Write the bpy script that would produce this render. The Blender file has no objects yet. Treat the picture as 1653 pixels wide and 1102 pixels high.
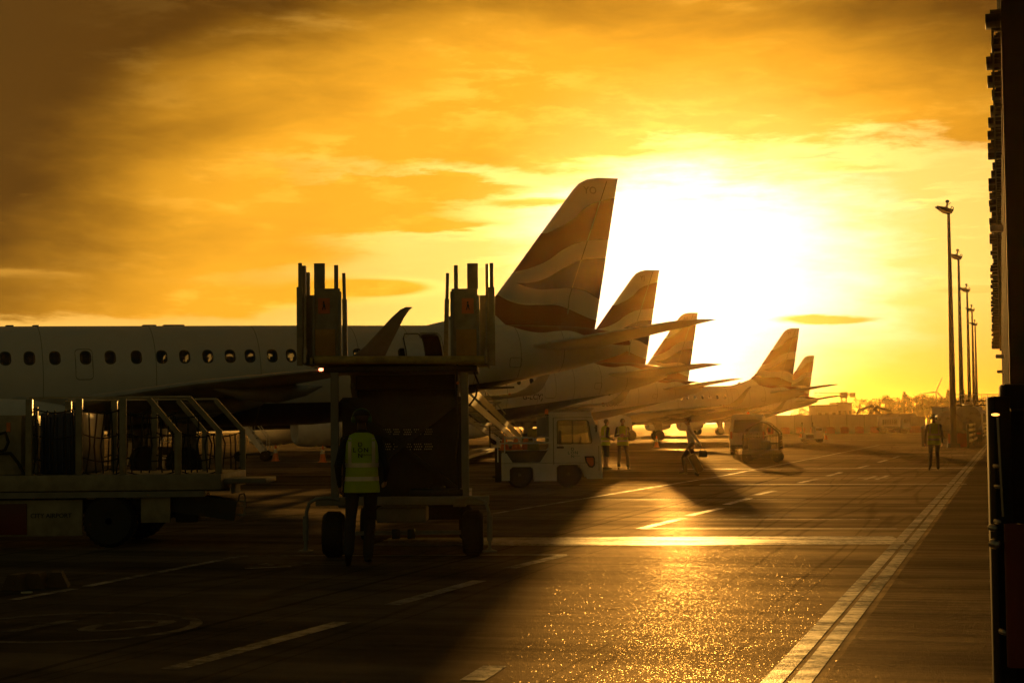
import bpy, bmesh, math, random
from mathutils import Vector, Matrix, Euler
from mathutils.bvhtree import BVHTree
R = math.radians
S = bpy.context.scene
COL = S.collection
random.seed(7)

# ---------------------------------------------------------------- camera
F, CX, CY, HC = 2700.0, 826.5, 551.0, 1.58
PITCH, ROLL = math.atan(134.5 / F), R(0.57)
FW = Vector((0, math.cos(PITCH), math.sin(PITCH)))
U0 = Vector((0, -math.sin(PITCH), math.cos(PITCH))); R0 = Vector((1, 0, 0))
RV = R0 * math.cos(ROLL) - U0 * math.sin(ROLL)
UV = R0 * math.sin(ROLL) + U0 * math.cos(ROLL)
CAM = Vector((0, 0, HC))
cd = bpy.data.cameras.new('camera'); cam = bpy.data.objects.new('camera', cd); COL.objects.link(cam)
cd.sensor_width = 36; cd.lens = F / 1653 * 36; cd.clip_start = .1; cd.clip_end = 9000
m = Matrix((RV, UV, -FW)).transposed().to_4x4(); m.translation = CAM
cam.matrix_world = m
S.camera = cam
def ray(px, py): return FW + RV * ((px - CX) / F) + UV * ((CY - py) / F)
def P(px, py, Y):
    r = ray(px, py); return CAM + r * (Y / r.y)
def G(px, py, z=0.0):
    r = ray(px, py); return CAM + r * ((z - HC) / r.z)

# ---------------------------------------------------------------- light, exposure
SUN_AZ, SUN_EL = 5.6, 5.4
S.view_settings.view_transform = 'Standard'; S.view_settings.look = 'None'
S.view_settings.exposure = .22; S.view_settings.gamma = 1
ld = bpy.data.lights.new('sun', 'SUN'); sun = bpy.data.objects.new('sun', ld); COL.objects.link(sun)
ld.energy = 5.0; ld.angle = R(.5); ld.color = (1.0, .48, .09)
sd = Vector((math.sin(R(SUN_AZ)) * math.cos(R(SUN_EL)), math.cos(R(SUN_AZ)) * math.cos(R(SUN_EL)), math.sin(R(SUN_EL))))
sun.rotation_euler = sd.to_track_quat('Z', 'Y').to_euler()
S.cycles.volume_bounces = 0; S.cycles.max_bounces = 6; S.cycles.volume_max_steps = 64
S.cycles.transparent_max_bounces = 12

class E:
    """tiny expression -> shader node compiler (scalars)"""
    nt = None
    def __init__(s, v): s.v = v
    @staticmethod
    def m(op, *a):
        n = E.nt.nodes.new('ShaderNodeMath'); n.operation = op
        for i, x in enumerate(a):
            x = x.v if isinstance(x, E) else x
            if isinstance(x, (int, float)): n.inputs[i].default_value = x
            else: E.nt.links.new(x, n.inputs[i])
        return E(n.outputs[0])
    def __add__(s, o): return E.m('ADD', s, o)
    __radd__ = __add__
    def __sub__(s, o): return E.m('SUBTRACT', s, o)
    def __rsub__(s, o): return E.m('SUBTRACT', o, s)
    def __mul__(s, o): return E.m('MULTIPLY', s, o)
    __rmul__ = __mul__
    def __truediv__(s, o): return E.m('DIVIDE', s, o)
    def exp(s): return E.m('EXPONENT', s)
    def sq(s): return E.m('MULTIPLY', s, s)
    def sqrt(s): return E.m('SQRT', s)
    def clamp(s): return E.m('MINIMUM', E.m('MAXIMUM', s, 0.0), 1.0)
def ss(a, b, x):
    n = E.nt.nodes.new('ShaderNodeMapRange'); n.interpolation_type = 'SMOOTHSTEP'
    E.nt.links.new(x.v, n.inputs['Value'])
    lo, hi = (a, b) if a < b else (b, a)
    n.inputs['From Min'].default_value = lo; n.inputs['From Max'].default_value = hi
    if a > b: n.inputs['To Min'].default_value = 1; n.inputs['To Max'].default_value = 0
    return E(n.outputs['Result'])
def xyz(x, y, z):
    n = E.nt.nodes.new('ShaderNodeCombineXYZ')
    for i, v in enumerate((x, y, z)):
        v = v.v if isinstance(v, E) else v
        if isinstance(v, (int, float)): n.inputs[i].default_value = v
        else: E.nt.links.new(v, n.inputs[i])
    return n.outputs[0]
def noise(vec, scale=1, detail=6, rough=.55, dist=0):
    n = E.nt.nodes.new('ShaderNodeTexNoise'); E.nt.links.new(vec, n.inputs['Vector'])
    n.inputs['Scale'].default_value = scale; n.inputs['Detail'].default_value = detail
    n.inputs['Roughness'].default_value = rough; n.inputs['Distortion'].default_value = dist
    return E(n.outputs[0])
def mixc(f, a, b):
    n = E.nt.nodes.new('ShaderNodeMix'); n.data_type = 'RGBA'
    if isinstance(f, E): E.nt.links.new(f.v, n.inputs[0])
    else: n.inputs[0].default_value = f
    for i, c in ((6, a), (7, b)):
        if isinstance(c, tuple): n.inputs[i].default_value = (*c, 1)
        else: E.nt.links.new(c, n.inputs[i])
    return n.outputs[2]
def addc(a, b, f=1.0):
    n = E.nt.nodes.new('ShaderNodeMix'); n.data_type = 'RGBA'; n.blend_type = 'ADD'
    if isinstance(f, E): E.nt.links.new(f.v, n.inputs[0])
    else: n.inputs[0].default_value = f
    for i, c in ((6, a), (7, b)):
        if isinstance(c, tuple): n.inputs[i].default_value = (*c, 1)
        else: E.nt.links.new(c, n.inputs[i])
    return n.outputs[2]

w = bpy.data.worlds.new('World'); S.world = w; w.use_nodes = True
nt = w.node_tree; E.nt = nt
bg = nt.nodes['Background']
tc = nt.nodes.new('ShaderNodeTexCoord'); sp = nt.nodes.new('ShaderNodeSeparateXYZ')
nt.links.new(tc.outputs['Generated'], sp.inputs[0])
dx, dy, dz = (E(o) for o in sp.outputs)
az = E.m('ARCTAN2', dx, dy) * 57.2958
el = E.m('ARCSINE', dz) * 57.2958
raz, rel = az - 6.5, el - 5.4
# warped cloud coordinates
q = xyz(az * .055, el * .17, 3.1)
warp = noise(q, 1.3, 4, .6) - .5
q2 = xyz(az * .075 + warp * .5, el * .34 + warp * .9, 1.7)
n1 = noise(q2, 1.0, 9, .56)
n2 = noise(xyz(az * .16 + warp * .6, el * 1.05 + warp * 1.2, 8.2), 1.0, 8, .6)
n3 = noise(xyz(az * .05, el * .09 + warp * .3, 5.5), 1.0, 5, .5)
dist = (raz.sq() + (rel * 1.25).sq()).sqrt()
# clear sky
n4 = noise(xyz(az * .11 + warp * .6, el * .42 + warp * .9, 12.7), 1.0, 8, .55)
n5 = noise(xyz(az * .42 + n4 * .8, el * 1.6 + warp * 1.0, 21.3), 1.0, 8, .6)
hx = E.m('ABSOLUTE', az - 6.4); core = ss(8.0, 1.6, hx + (n4 - .5) * 6 + (n5 - .5) * 3 + ss(4.5, 0, el) * 1.4) * ss(9.7, 7.2, el + E.m('ABSOLUTE', az - 5.5) * .12 + (n2 - .5) * 4.2 + (n5 - .5) * 2.2)
clear = mixc(core, (1.0, .60, .14), (1.42, 1.25, .88))
clear = mixc(ss(7.5, 17, dist), clear, (.82, .39, .045))
clear = mixc(ss(0, -6, az) * ss(4.8, 1.5, el), clear, (1.05, .66, .17))
clear = mixc(ss(6, 12, az) * ss(5.5, -.5, el), clear, (.80, .31, .012))
clear = addc(clear, (.6, .5, .33), (((az - 6.3).sq() * .07 + (el - 5.0).sq() * .10) * -1.0).exp())
# clouds : colour falls with distance from the sun
dk = ((az - 2.0).sq() + ((el - 3.0) * 1.12).sq()).sqrt()
ccol = mixc(ss(3.5, 9.5, dist + (n4 - .5) * 3), (1.08, .60, .11), (.86, .375, .020))
ccol = mixc(ss(11.5, 20.5, dk + ss(11.5, 14.5, el) * 2.4 + (n3 - .5) * 12 + (n4 - .5) * 5), ccol, (.085, .033, .0035))
# deck boundary
deck = ss(-.7, .9, el - 9.3 + E.m('ABSOLUTE', az - 6.5) * .05 + (n1 - .5) * 6.0 + (n2 - .5) * 3.4 + (n5 - .5) * 1.6)
band = lambda a0, e0, ra, re, k: ((((az - a0) / ra).sq() + ((el - e0 + (n2 - .5) * k + (n5 - .5) * k * .4) / re).sq()) * -1.0).exp()
b = band(-17, 8.6, 9, 1.5, 3.4) + band(-13.5, 5.7, 8.5, .75, 1.9) + band(-14, 4.3, 9, .5, 1.4) + band(-5, 4.75, 2.2, .26, .5) * .9
b = b + band(-4, 8.1, 6, .6, 2.8) * .8 + band(-8, 7.0, 8, .7, 3.0) * .7 + band(1.1, 7.5, 1.6, .16, .7) * .5 + band(-2.5, 6.7, 2.6, .28, 1.2) * .45 + band(11.5, 8.6, 3.5, .4, 1.8) * .5
low = ss(.16, .62, b)
lens = ss(.15, .65, band(10.7, 3.42, 1.7, .17, .6)) + ss(.2, .6, band(15.6, 4.35, 1.3, .14, .3)) * .35
wis = ss(.52, .66, n2) * ss(3.5, 7, el) * ss(2.5, 8, dist) * .6
cov = E.m('MAXIMUM', E.m('MAXIMUM', deck, low), wis).clamp()
col = mixc(cov, clear, ccol)
col = mixc(lens * .95, col, (.62, .29, .028))
# bright rims where the cloud thins, darker hearts where it is thick
rim = cov * (1.0 - cov) * 4.0 * ss(17, 4, dist)
col = addc(col, (1.0, .74, .28), rim * .42)
col = mixc(cov * ss(.46, .68, n4) * .30, col, mixc(.6, ccol, (.05, .02, .002)))
col = addc(col, (.55, .32, .06), cov * ss(.54, .34, n5) * ss(.58, .36, n4) * ss(22, 8, dk) * .42)
nk = nt.nodes.new('ShaderNodeTexSky'); nk.sky_type = 'NISHITA'; nk.sun_disc = False
nk.sun_elevation = R(SUN_EL); nk.sun_rotation = R(SUN_AZ)
vm = nt.nodes.new('ShaderNodeVectorMath'); vm.operation = 'MULTIPLY'
nt.links.new(nk.outputs[0], vm.inputs[0]); vm.inputs[1].default_value = (.026, .017, .006)
back = addc(vm.outputs[0], (.008, .006, .002))
cosang = dx * sd.x + dy * sd.y + dz * sd.z
col = mixc(ss(.70, .97, cosang), back, col)
hs = nt.nodes.new('ShaderNodeBackground')
nt.links.new(col, bg.inputs['Color']); bg.inputs['Strength'].default_value = 1.0

# ---------------------------------------------------------------- materials
MATS = {}
def mat(name, c, rough=.5, metal=0.0, var=.12, vs=3.0, bump=0.0, bs=40.0, spec=.5, emis=None, alpha=None):
    if name in MATS: return MATS[name]
    m = bpy.data.materials.new(name); m.use_nodes = True; t = m.node_tree; E.nt = t
    p = t.nodes['Principled BSDF']
    co = t.nodes.new('ShaderNodeTexCoord')
    n = noise(co.outputs['Object'], vs, 6, .6)
    dark = tuple(x * (1 - var * 2) for x in c); lite = tuple(min(1, x * (1 + var)) for x in c)
    t.links.new(mixc(ss(.3, .7, n), dark, lite), p.inputs['Base Color'])
    rr = n * .25 + (rough - .12)
    t.links.new(rr.clamp().v, p.inputs['Roughness'])
    p.inputs['Metallic'].default_value = metal
    p.inputs['Specular IOR Level'].default_value = spec
    if bump:
        nb = noise(co.outputs['Object'], bs, 4, .6)
        b = t.nodes.new('ShaderNodeBump'); b.inputs['Strength'].default_value = bump; b.inputs['Distance'].default_value = .01
        t.links.new(nb.v, b.inputs['Height']); t.links.new(b.outputs[0], p.inputs['Normal'])
    if emis:
        p.inputs['Emission Color'].default_value = (*emis[:3], 1); p.inputs['Emission Strength'].default_value = emis[3]
    MATS[name] = m
    return m
def glass(name, tint, gl=.12):
    m = bpy.data.materials.new(name); m.use_nodes = True; t = m.node_tree
    t.nodes.remove(t.nodes['Principled BSDF'])
    tr = t.nodes.new('ShaderNodeBsdfTransparent'); tr.inputs[0].default_value = (*tint, 1)
    g = t.nodes.new('ShaderNodeBsdfGlossy'); g.inputs['Roughness'].default_value = .05; g.inputs[0].default_value = (.9, .9, .9, 1)
    mx = t.nodes.new('ShaderNodeMixShader'); mx.inputs[0].default_value = gl
    t.links.new(tr.outputs[0], mx.inputs[1]); t.links.new(g.outputs[0], mx.inputs[2])
    t.links.new(mx.outputs[0], t.nodes['Material Output'].inputs[0])
    MATS[name] = m; return m
WHITE = mat('white_paint', (.74, .74, .72), .35, var=.05)
CREAM = mat('dirty_cream_paint', (.30, .27, .18), .5, var=.15, vs=5)
GREYP = mat('grey_paint', (.22, .22, .20), .5)
OLIVE = mat('faded_yellow_paint', (.42, .33, .08), .5, var=.2, vs=6)
STEEL = mat('steel', (.32, .31, .29), .35, 1.0, var=.2)
DARK = mat('dark_metal', (.035, .035, .035), .5, .4)
BLACK = mat('black_rubber', (.02, .02, .02), .7, bump=.4)
DARKP = mat('black_plastic', (.03, .03, .03), .45)
RED = mat('red_plastic', (.30, .04, .02), .45)
ORANGE = mat('orange_plastic', (.75, .20, .03), .45)
NAVY = mat('navy_paint', (.02, .035, .10), .35)
HIVIS = mat('hi_vis_yellow', (.38, .55, .03), .7, var=.08, bump=.3, bs=60)
REFL = mat('reflective_tape', (.62, .58, .45), .3, .3)
CLOTH = mat('dark_cloth', (.018, .018, .024), .85, bump=.4, bs=50)
TROUS = mat('dark_trousers', (.03, .03, .04), .85, bump=.4, bs=50)
SHIRT = mat('pale_shirt', (.55, .50, .50), .8, bump=.3, bs=50)
SKIN = mat('skin', (.45, .26, .18), .5)
HAIR = mat('hair', (.06, .035, .02), .6, bump=.5, bs=120)
SHOE = mat('shoe_leather', (.015, .013, .012), .4)
NOTICE = mat('notice_red', (.55, .16, .05), .5)
NOTICEW = mat('notice_print', (.65, .55, .40), .5)
CHEQ = mat('tread_plate', (.45, .27, .08), .45, .4, bump=1.0, bs=70)
CANVAS = mat('canvas', (.12, .10, .08), .8, bump=.5)
INK = mat('dark_print', (.02, .03, .05), .5)
TEAL = mat('teal_print', (.03, .16, .20), .5)
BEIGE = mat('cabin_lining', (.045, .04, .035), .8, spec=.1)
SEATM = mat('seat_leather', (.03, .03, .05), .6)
AMBER = mat('amber_lens', (.8, .22, .02), .3)
BARK = mat('bark', (.06, .04, .03), .9, bump=1)
LEAF = mat('leaves', (.06, .075, .03), .7, var=.35)
CONCR = mat('concrete', (.25, .24, .22), .8, bump=.5)
CLAD = mat('dark_cladding', (.012, .011, .010), .75, 0, spec=.15)
DARKM = mat('black_steel', (.010, .009, .008), .7, 0, spec=.15)
SUIT = mat('suitcase_shell', (.02, .02, .025), .4)
GLASS = glass('tinted_glass', (.34, .32, .28), .05)
CGLASS = glass('vehicle_glass', (.8, .8, .7), .12)
LAMP = mat('lamp_lit', (.9, .7, .3), .4, emis=(1.0, .42, .08, 2))
REDLAMP = mat('red_lamp_lit', (.9, .1, .05), .4, emis=(1.0, .12, .05, 12))
FAN = mat('fan_metal', (.12, .12, .13), .35, .9)

# ---------------------------------------------------------------- mesh builder
class MB:
    def __init__(s): s.v = []; s.f = []; s.mi = []
    def add(s, vs, fs, mi=0):
        o = len(s.v); s.v += [Vector(v) for v in vs]
        s.f += [tuple(i + o for i in f) for f in fs]; s.mi += [mi] * len(fs); return s
    def box(s, c, d, rot=None, bev=0.0, mi=0):
        x, y, z = (k / 2 for k in d); c = Vector(c)
        M = rot if isinstance(rot, Matrix) else (Euler(rot).to_matrix() if rot else Matrix.Identity(3))
        b = min(bev, x * .9, y * .9, z * .9)
        if b <= 0:
            vs = [M @ Vector((i * x, j * y, k * z)) + c for i in (-1, 1) for j in (-1, 1) for k in (-1, 1)]
            return s.add(vs, [(0, 1, 3, 2), (4, 6, 7, 5), (0, 4, 5, 1), (2, 3, 7, 6), (0, 2, 6, 4), (1, 5, 7, 3)], mi)
        bm = bmesh.new(); bmesh.ops.create_cube(bm, size=1, matrix=Matrix.Diagonal((2 * x, 2 * y, 2 * z, 1)))
        bmesh.ops.bevel(bm, geom=bm.edges[:], offset=b, segments=2, affect='EDGES', profile=.5)
        bm.verts.index_update()
        s.add([M @ v.co + c for v in bm.verts], [tuple(v.index for v in f.verts) for f in bm.faces], mi); bm.free(); return s
    def b2(s, a, b, bev=0.0, mi=0):
        a, b = Vector(a), Vector(b); return s.box((a + b) / 2, [abs(k) for k in (b - a)], None, bev, mi)
    def cyl(s, a, b, ra, rb=None, n=12, cap=True, flat=(1, 1, 1), mi=0):
        a, b = Vector(a), Vector(b); rb = ra if rb is None else rb
        d = (b - a).normalized(); u = d.orthogonal().normalized(); w_ = d.cross(u)
        vs = []
        for p, r in ((a, ra), (b, rb)):
            for i in range(n):
                t = 2 * math.pi * i / n; vs.append(p + (u * math.cos(t) + w_ * math.sin(t)) * r)
        fs = [(i, (i + 1) % n, n + (i + 1) % n, n + i) for i in range(n)]
        if cap: fs += [tuple(reversed(range(n))), tuple(range(n, 2 * n))]
        return s.add(vs, fs, mi)
    def bar(s, a, b, w_, h, up=(0, 0, 1), mi=0):
        a, b = Vector(a), Vector(b); d = (b - a).normalized(); up = Vector(up)
        if abs(d.dot(up)) > .98: up = Vector((0, 1, 0))
        sd_ = d.cross(up).normalized(); u = sd_.cross(d)
        M = Matrix((d, sd_, u)).transposed()
        return s.box((a + b) / 2, ((b - a).length, w_, h), M, mi=mi)
    def tube(s, pts, r, n=8, mi=0):
        pts = [Vector(p) for p in pts]; rings = []
        u = None
        for i, p in enumerate(pts):
            d = (pts[min(i + 1, len(pts) - 1)] - pts[max(i - 1, 0)]).normalized()
            if u is None: u = d.orthogonal().normalized()
            u = (u - d * u.dot(d)).normalized(); w_ = d.cross(u)
            rr = r[i] if isinstance(r, (list, tuple)) else r
            rings.append([p + (u * math.cos(2 * math.pi * k / n) + w_ * math.sin(2 * math.pi * k / n)) * rr for k in range(n)])
        return s.loft(rings, mi)
    def loft(s, rings, mi=0, cap=True, closed=True):
        n = len(rings[0]); vs = [v for r in rings for v in r]; fs = []
        for j in range(len(rings) - 1):
            for i in range(n if closed else n - 1):
                k = (i + 1) % n
                fs.append((j * n + i, j * n + k, (j + 1) * n + k, (j + 1) * n + i))
        if cap and closed: fs += [tuple(reversed(range(n))), tuple(range((len(rings) - 1) * n, len(rings) * n))]
        return s.add(vs, fs, mi)
    def lathe(s, c, axis, prof, n=24, mi=0, cap=True):
        c = Vector(c); d = Vector(axis).normalized(); u = d.orthogonal().normalized(); w_ = d.cross(u)
        return s.loft([[c + d * t + (u * math.cos(2 * math.pi * k / n) + w_ * math.sin(2 * math.pi * k / n)) * r for k in range(n)] for t, r in prof], mi, cap)
    def prism(s, outline, a, b, axis='y', mi=0):
        """outline in the plane square to axis: y -> (x,z), x -> (y,z), z -> (x,y)"""
        def pt(p, t): return {'y': (p[0], t, p[1]), 'x': (t, p[0], p[1]), 'z': (p[0], p[1], t)}[axis]
        n = len(outline)
        vs = [pt(p, a) for p in outline] + [pt(p, b) for p in outline]
        fs = [(i, (i + 1) % n, n + (i + 1) % n, n + i) for i in range(n)] + [tuple(reversed(range(n))), tuple(range(n, 2 * n))]
        return s.add(vs, fs, mi)
    def ball(s, c, r, n=12, mi=0):
        c = Vector(c); r = Vector(r) if isinstance(r, (tuple, list, Vector)) else Vector((r, r, r))
        rings = []
        for j in range(n + 1):
            t = math.pi * (j + .02) / (n + .04)
            rings.append([c + Vector((r.x * math.sin(t) * math.cos(2 * math.pi * k / (2 * n)), r.y * math.sin(t) * math.sin(2 * math.pi * k / (2 * n)), r.z * math.cos(t))) for k in range(2 * n)])
        return s.loft(rings, mi)
    def mesh(s, name, mats, ang=35, norm=True):
        me = bpy.data.meshes.new(name)
        me.from_pydata([tuple(v) for v in s.v], [], s.f)
        for mm in (mats if isinstance(mats, (list, tuple)) else [mats]): me.materials.append(mm)
        for p, k in zip(me.polygons, s.mi): p.material_index = k
        if norm:
            bm = bmesh.new(); bm.from_mesh(me); bmesh.ops.recalc_face_normals(bm, faces=bm.faces[:]); bm.to_mesh(me); bm.free()
        me.polygons.foreach_set('use_smooth', [True] * len(me.polygons)); me.set_sharp_from_angle(angle=R(ang))
        me.update(); return me
    def build(s, name, mats, parent=None, ang=35, norm=True):
        o = bpy.data.objects.new(name, s.mesh(name, mats, ang, norm)); COL.objects.link(o)
        if parent: o.parent = parent
        return o
def tag(o, label=None, cat=None, group=None, kind=None):
    if label: o['label'] = label
    if cat: o['category'] = cat
    if group: o['group'] = group
    if kind: o['kind'] = kind
    return o
def empty(name, loc, rz, label, cat, group=None):
    o = bpy.data.objects.new(name, None); COL.objects.link(o); o.location = loc; o.rotation_euler = (0, 0, rz)
    o.empty_display_size = .3
    return tag(o, label, cat, group)
def copy_tree(o, parent=None):
    c = o.copy(); COL.objects.link(c)
    if parent: c.parent = parent
    for ch in [k for k in bpy.data.objects if k.parent == o]: copy_tree(ch, c)
    return c
def tmesh(txt, size, ext=.002, bold=0.0, spacing=1.0):
    cu = bpy.data.curves.new('lettering', 'FONT'); cu.body = txt; cu.size = size; cu.extrude = ext
    cu.align_x = 'CENTER'; cu.align_y = 'CENTER'; cu.offset = bold; cu.space_character = spacing; cu.resolution_u = 3
    o = bpy.data.objects.new('lettering', cu); COL.objects.link(o)
    dg = bpy.context.evaluated_depsgraph_get(); me = bpy.data.meshes.new_from_object(o.evaluated_get(dg))
    bpy.data.objects.remove(o); bpy.data.curves.remove(cu); return me
def text(name, items, M, mt, parent, bvh=None, ddir=None, off=.003, ext=.002):
    """items = (text, size, x, y); M maps the text plane (x right, y up, z out) to parent space; bvh drapes it on a surface"""
    mb = MB()
    for t, sz, x, y in items:
        me = tmesh(t, sz, ext, sz * .012)
        mb.add([M @ (v.co + Vector((x, y, 0))) for v in me.vertices], [tuple(p.vertices) for p in me.polygons])
        bpy.data.meshes.remove(me)
    if bvh:
        nv = []
        for v in mb.v:
            o_ = v - ddir * 3; hit = bvh.ray_cast(o_, ddir)
            nv.append(hit[0] - ddir * off if hit[0] else v)
        mb.v = nv
    return mb.build(name, mt, parent)
def frame(xa, ya, o):
    """matrix from text plane x axis, y axis, origin"""
    xa, ya = Vector(xa).normalized(), Vector(ya).normalized(); za = xa.cross(ya)
    M = Matrix((xa, ya, za)).transposed().to_4x4(); M.translation = Vector(o); return M
LOGO = lambda s: [('L', s, -s * .92, 0), ('O', s, 0, 0), ('N', s, s * .92, 0), ('D', s, 0, s * .86), ('N', s, 0, -s * .86), ('City Airport', s * .28, s * 1.1, -s * .72)]
def rrect(cx, cz, w_, h, r, n=4):
    o = []
    for sx, sz, a0 in ((1, 1, 0), (-1, 1, 90), (-1, -1, 180), (1, -1, 270)):
        for k in range(n + 1):
            a = R(a0 + 90 * k / n); o.append((cx + sx * (w_ / 2 - r) + r * math.cos(a), cz + sz * (h / 2 - r) + r * math.sin(a)))
    return o

# ---------------------------------------------------------------- ground
PIER = Vector((.2918, 1, 0)).normalized(); PN = Vector((PIER.y, -PIER.x, 0))      # along the pier, towards the pier
def ground_material(name, base, dark, rough, streak=0.0, spec=.5, bump=.5, glint=.3):
    m = bpy.data.materials.new(name); m.use_nodes = True; t = m.node_tree; E.nt = t; p = t.nodes['Principled BSDF']
    co = t.nodes.new('ShaderNodeTexCoord').outputs['Object']
    sp_ = t.nodes.new('ShaderNodeSeparateXYZ'); t.links.new(co, sp_.inputs[0]); X, Y, Z = (E(k) for k in sp_.outputs)
    al = X * PIER.x + Y * PIER.y; ac = X * PN.x + Y * PN.y
    big = noise(co, .12, 5, .6); mid = noise(co, 1.1, 6, .65); fine = noise(co, 26, 4, .7); vf = noise(co, 110, 2, .6)
    lay = noise(xyz(al * .55, ac * .03, 0.0), 1.0, 5, .7)
    f = (big * .45 + mid * .3 + lay * .25)
    c = mixc(ss(.38, .62, f), dark, base)
    c = mixc(ss(.45, .75, fine) * .35, c, tuple(k * 1.8 for k in base))
    br = noise(xyz(al * 7.0, ac * .12, 0.0), 1.0, 4, .75)
    if streak:
        c = mixc(ss(.42, .62, br) * streak, c, tuple(k * 2.4 for k in base))
        g2 = noise(xyz(al * .7, ac * .05, 7.0), 1.0, 4, .6)
        c = mixc(ss(.5, .68, g2) * .6, c, tuple(k * .35 for k in base))
    joint = ss(.492, .497, E.m('ABSOLUTE', E.m('FRACT', ac / 6.1 + mid * .012) - .5)) + ss(.495, .498, E.m('ABSOLUTE', E.m('FRACT', al / 9.3 + mid * .012) - .5))
    tn = noise(xyz(al * .03, ac * .8, 3.0), 1.0, 2, .4); tyre = ss(.016, .0, E.m('ABSOLUTE', tn - .47)) + ss(.012, .0, E.m('ABSOLUTE', tn - .55))
    oil = ss(.60, .70, noise(co, .55, 6, .7)) * .8
    grime = (joint * .7 + tyre * (.0 if streak else .5) + oil * .7).clamp()
    c = mixc(grime, c, tuple(k * .3 for k in dark))
    h = fine * .6 + vf * .5 + mid * .4 + (br * (1.4 * streak) if streak else 0.0)
    b_ = t.nodes.new('ShaderNodeBump'); b_.inputs['Strength'].default_value = bump; b_.inputs['Distance'].default_value = .022
    t.links.new(h.v, b_.inputs['Height'])
    t.nodes.remove(p)
    di = t.nodes.new('ShaderNodeBsdfDiffuse'); di.inputs['Roughness'].default_value = .8; t.links.new(c, di.inputs[0]); t.links.new(b_.outputs[0], di.inputs['Normal'])
    gl = t.nodes.new('ShaderNodeBsdfGlossy'); gl.inputs[0].default_value = (.95, .80, .58, 1)
    rr = rough + (big - .5) * .30 + (lay - .5) * .35 + (mid - .5) * .2
    t.links.new(rr.clamp().v, gl.inputs['Roughness']); t.links.new(b_.outputs[0], gl.inputs['Normal'])
    m1 = t.nodes.new('ShaderNodeMixShader'); t.links.new(((ss(.36, .64, f) * spec * .9 + spec * .45) * (1.0 - grime * .6) * (ss(.34, .62, lay) * .75 + .5)).v, m1.inputs[0]); t.links.new(di.outputs[0], m1.inputs[1]); t.links.new(gl.outputs[0], m1.inputs[2])
    # mineral grains: small facets with random tilt glint in the low sun
    vo = t.nodes.new('ShaderNodeTexVoronoi'); vo.inputs['Scale'].default_value = 105; t.links.new(co, vo.inputs['Vector'])
    v1 = t.nodes.new('ShaderNodeVectorMath'); v1.operation = 'SUBTRACT'; t.links.new(vo.outputs['Color'], v1.inputs[0]); v1.inputs[1].default_value = (.5, .5, .5)
    v2 = t.nodes.new('ShaderNodeVectorMath'); v2.operation = 'MULTIPLY_ADD'; t.links.new(v1.outputs[0], v2.inputs[0]); v2.inputs[1].default_value = (.8, .8, 0); v2.inputs[2].default_value = (0, 0, 1)
    v3 = t.nodes.new('ShaderNodeVectorMath'); v3.operation = 'NORMALIZE'; t.links.new(v2.outputs[0], v3.inputs[0])
    gg = t.nodes.new('ShaderNodeBsdfGlossy'); gg.inputs['Roughness'].default_value = .25; gg.inputs[0].default_value = (.95, .80, .58, 1); t.links.new(v3.outputs[0], gg.inputs['Normal'])
    sc_ = t.nodes.new('ShaderNodeSeparateColor'); t.links.new(vo.outputs['Color'], sc_.inputs[0])
    spark = ss(.66, .86, E(sc_.outputs[2])) * ss(.45, .25, E(vo.outputs['Distance'])) * (ss(.35, .6, mid * .5 + lay * .5) * .8 + .2) * glint
    m2 = t.nodes.new('ShaderNodeMixShader'); t.links.new(spark.v, m2.inputs[0]); t.links.new(m1.outputs[0], m2.inputs[1]); t.links.new(gg.outputs[0], m2.inputs[2])
    t.links.new(m2.outputs[0], t.nodes['Material Output'].inputs[0])
    return m
ASPH = ground_material('apron_asphalt', (.040, .037, .033), (.020, .018, .016), .66, spec=.13, bump=.9, glint=.075)
WALK = ground_material('brushed_concrete', (.052, .046, .038), (.028, .025, .022), .50, streak=.8, spec=.05, bump=.9, glint=.05)
GRASS = mat('far_grass', (.05, .06, .02), .9, vs=.1)
def paint(name, c, gloss=.30):
    m = bpy.data.materials.new(name); m.use_nodes = True; t = m.node_tree; E.nt = t; t.nodes.remove(t.nodes['Principled BSDF'])
    co = t.nodes.new('ShaderNodeTexCoord').outputs['Object']
    sp_ = t.nodes.new('ShaderNodeSeparateXYZ'); t.links.new(co, sp_.inputs[0]); X, Y, Z = (E(k) for k in sp_.outputs)
    al = X * PIER.x + Y * PIER.y; ac = X * PN.x + Y * PN.y
    wn = noise(co, 11, 6, .75); wb = noise(co, .9, 5, .7); wt = noise(xyz(al * 2.2, ac * .25, 0.0), 1.0, 5, .75)
    wear = ss(.40, .60, wn * .35 + wb * .25 + wt * .40)
    di = t.nodes.new('ShaderNodeBsdfDiffuse'); t.links.new(mixc(wear, tuple(k * .15 for k in c), c), di.inputs[0])
    gl = t.nodes.new('ShaderNodeBsdfGlossy'); gl.inputs[0].default_value = (.9, .9, .9, 1); t.links.new((wn * .3 + .30).v, gl.inputs['Roughness'])
    b_ = t.nodes.new('ShaderNodeBump'); b_.inputs['Strength'].default_value = .6; b_.inputs['Distance'].default_value = .01
    t.links.new(noise(co, 60, 3, .6).v, b_.inputs['Height'])
    for q in (di, gl): t.links.new(b_.outputs[0], q.inputs['Normal'])
    mx = t.nodes.new('ShaderNodeMixShader'); t.links.new((wear * gloss + .05).v, mx.inputs[0]); t.links.new(di.outputs[0], mx.inputs[1]); t.links.new(gl.outputs[0], mx.inputs[2])
    t.links.new(mx.outputs[0], t.nodes['Material Output'].inputs[0])
    return m
PAINT = paint('worn_white_marking', (.34, .31, .26)); PAINTY = paint('worn_yellow_marking', (.5, .38, .08))

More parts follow.
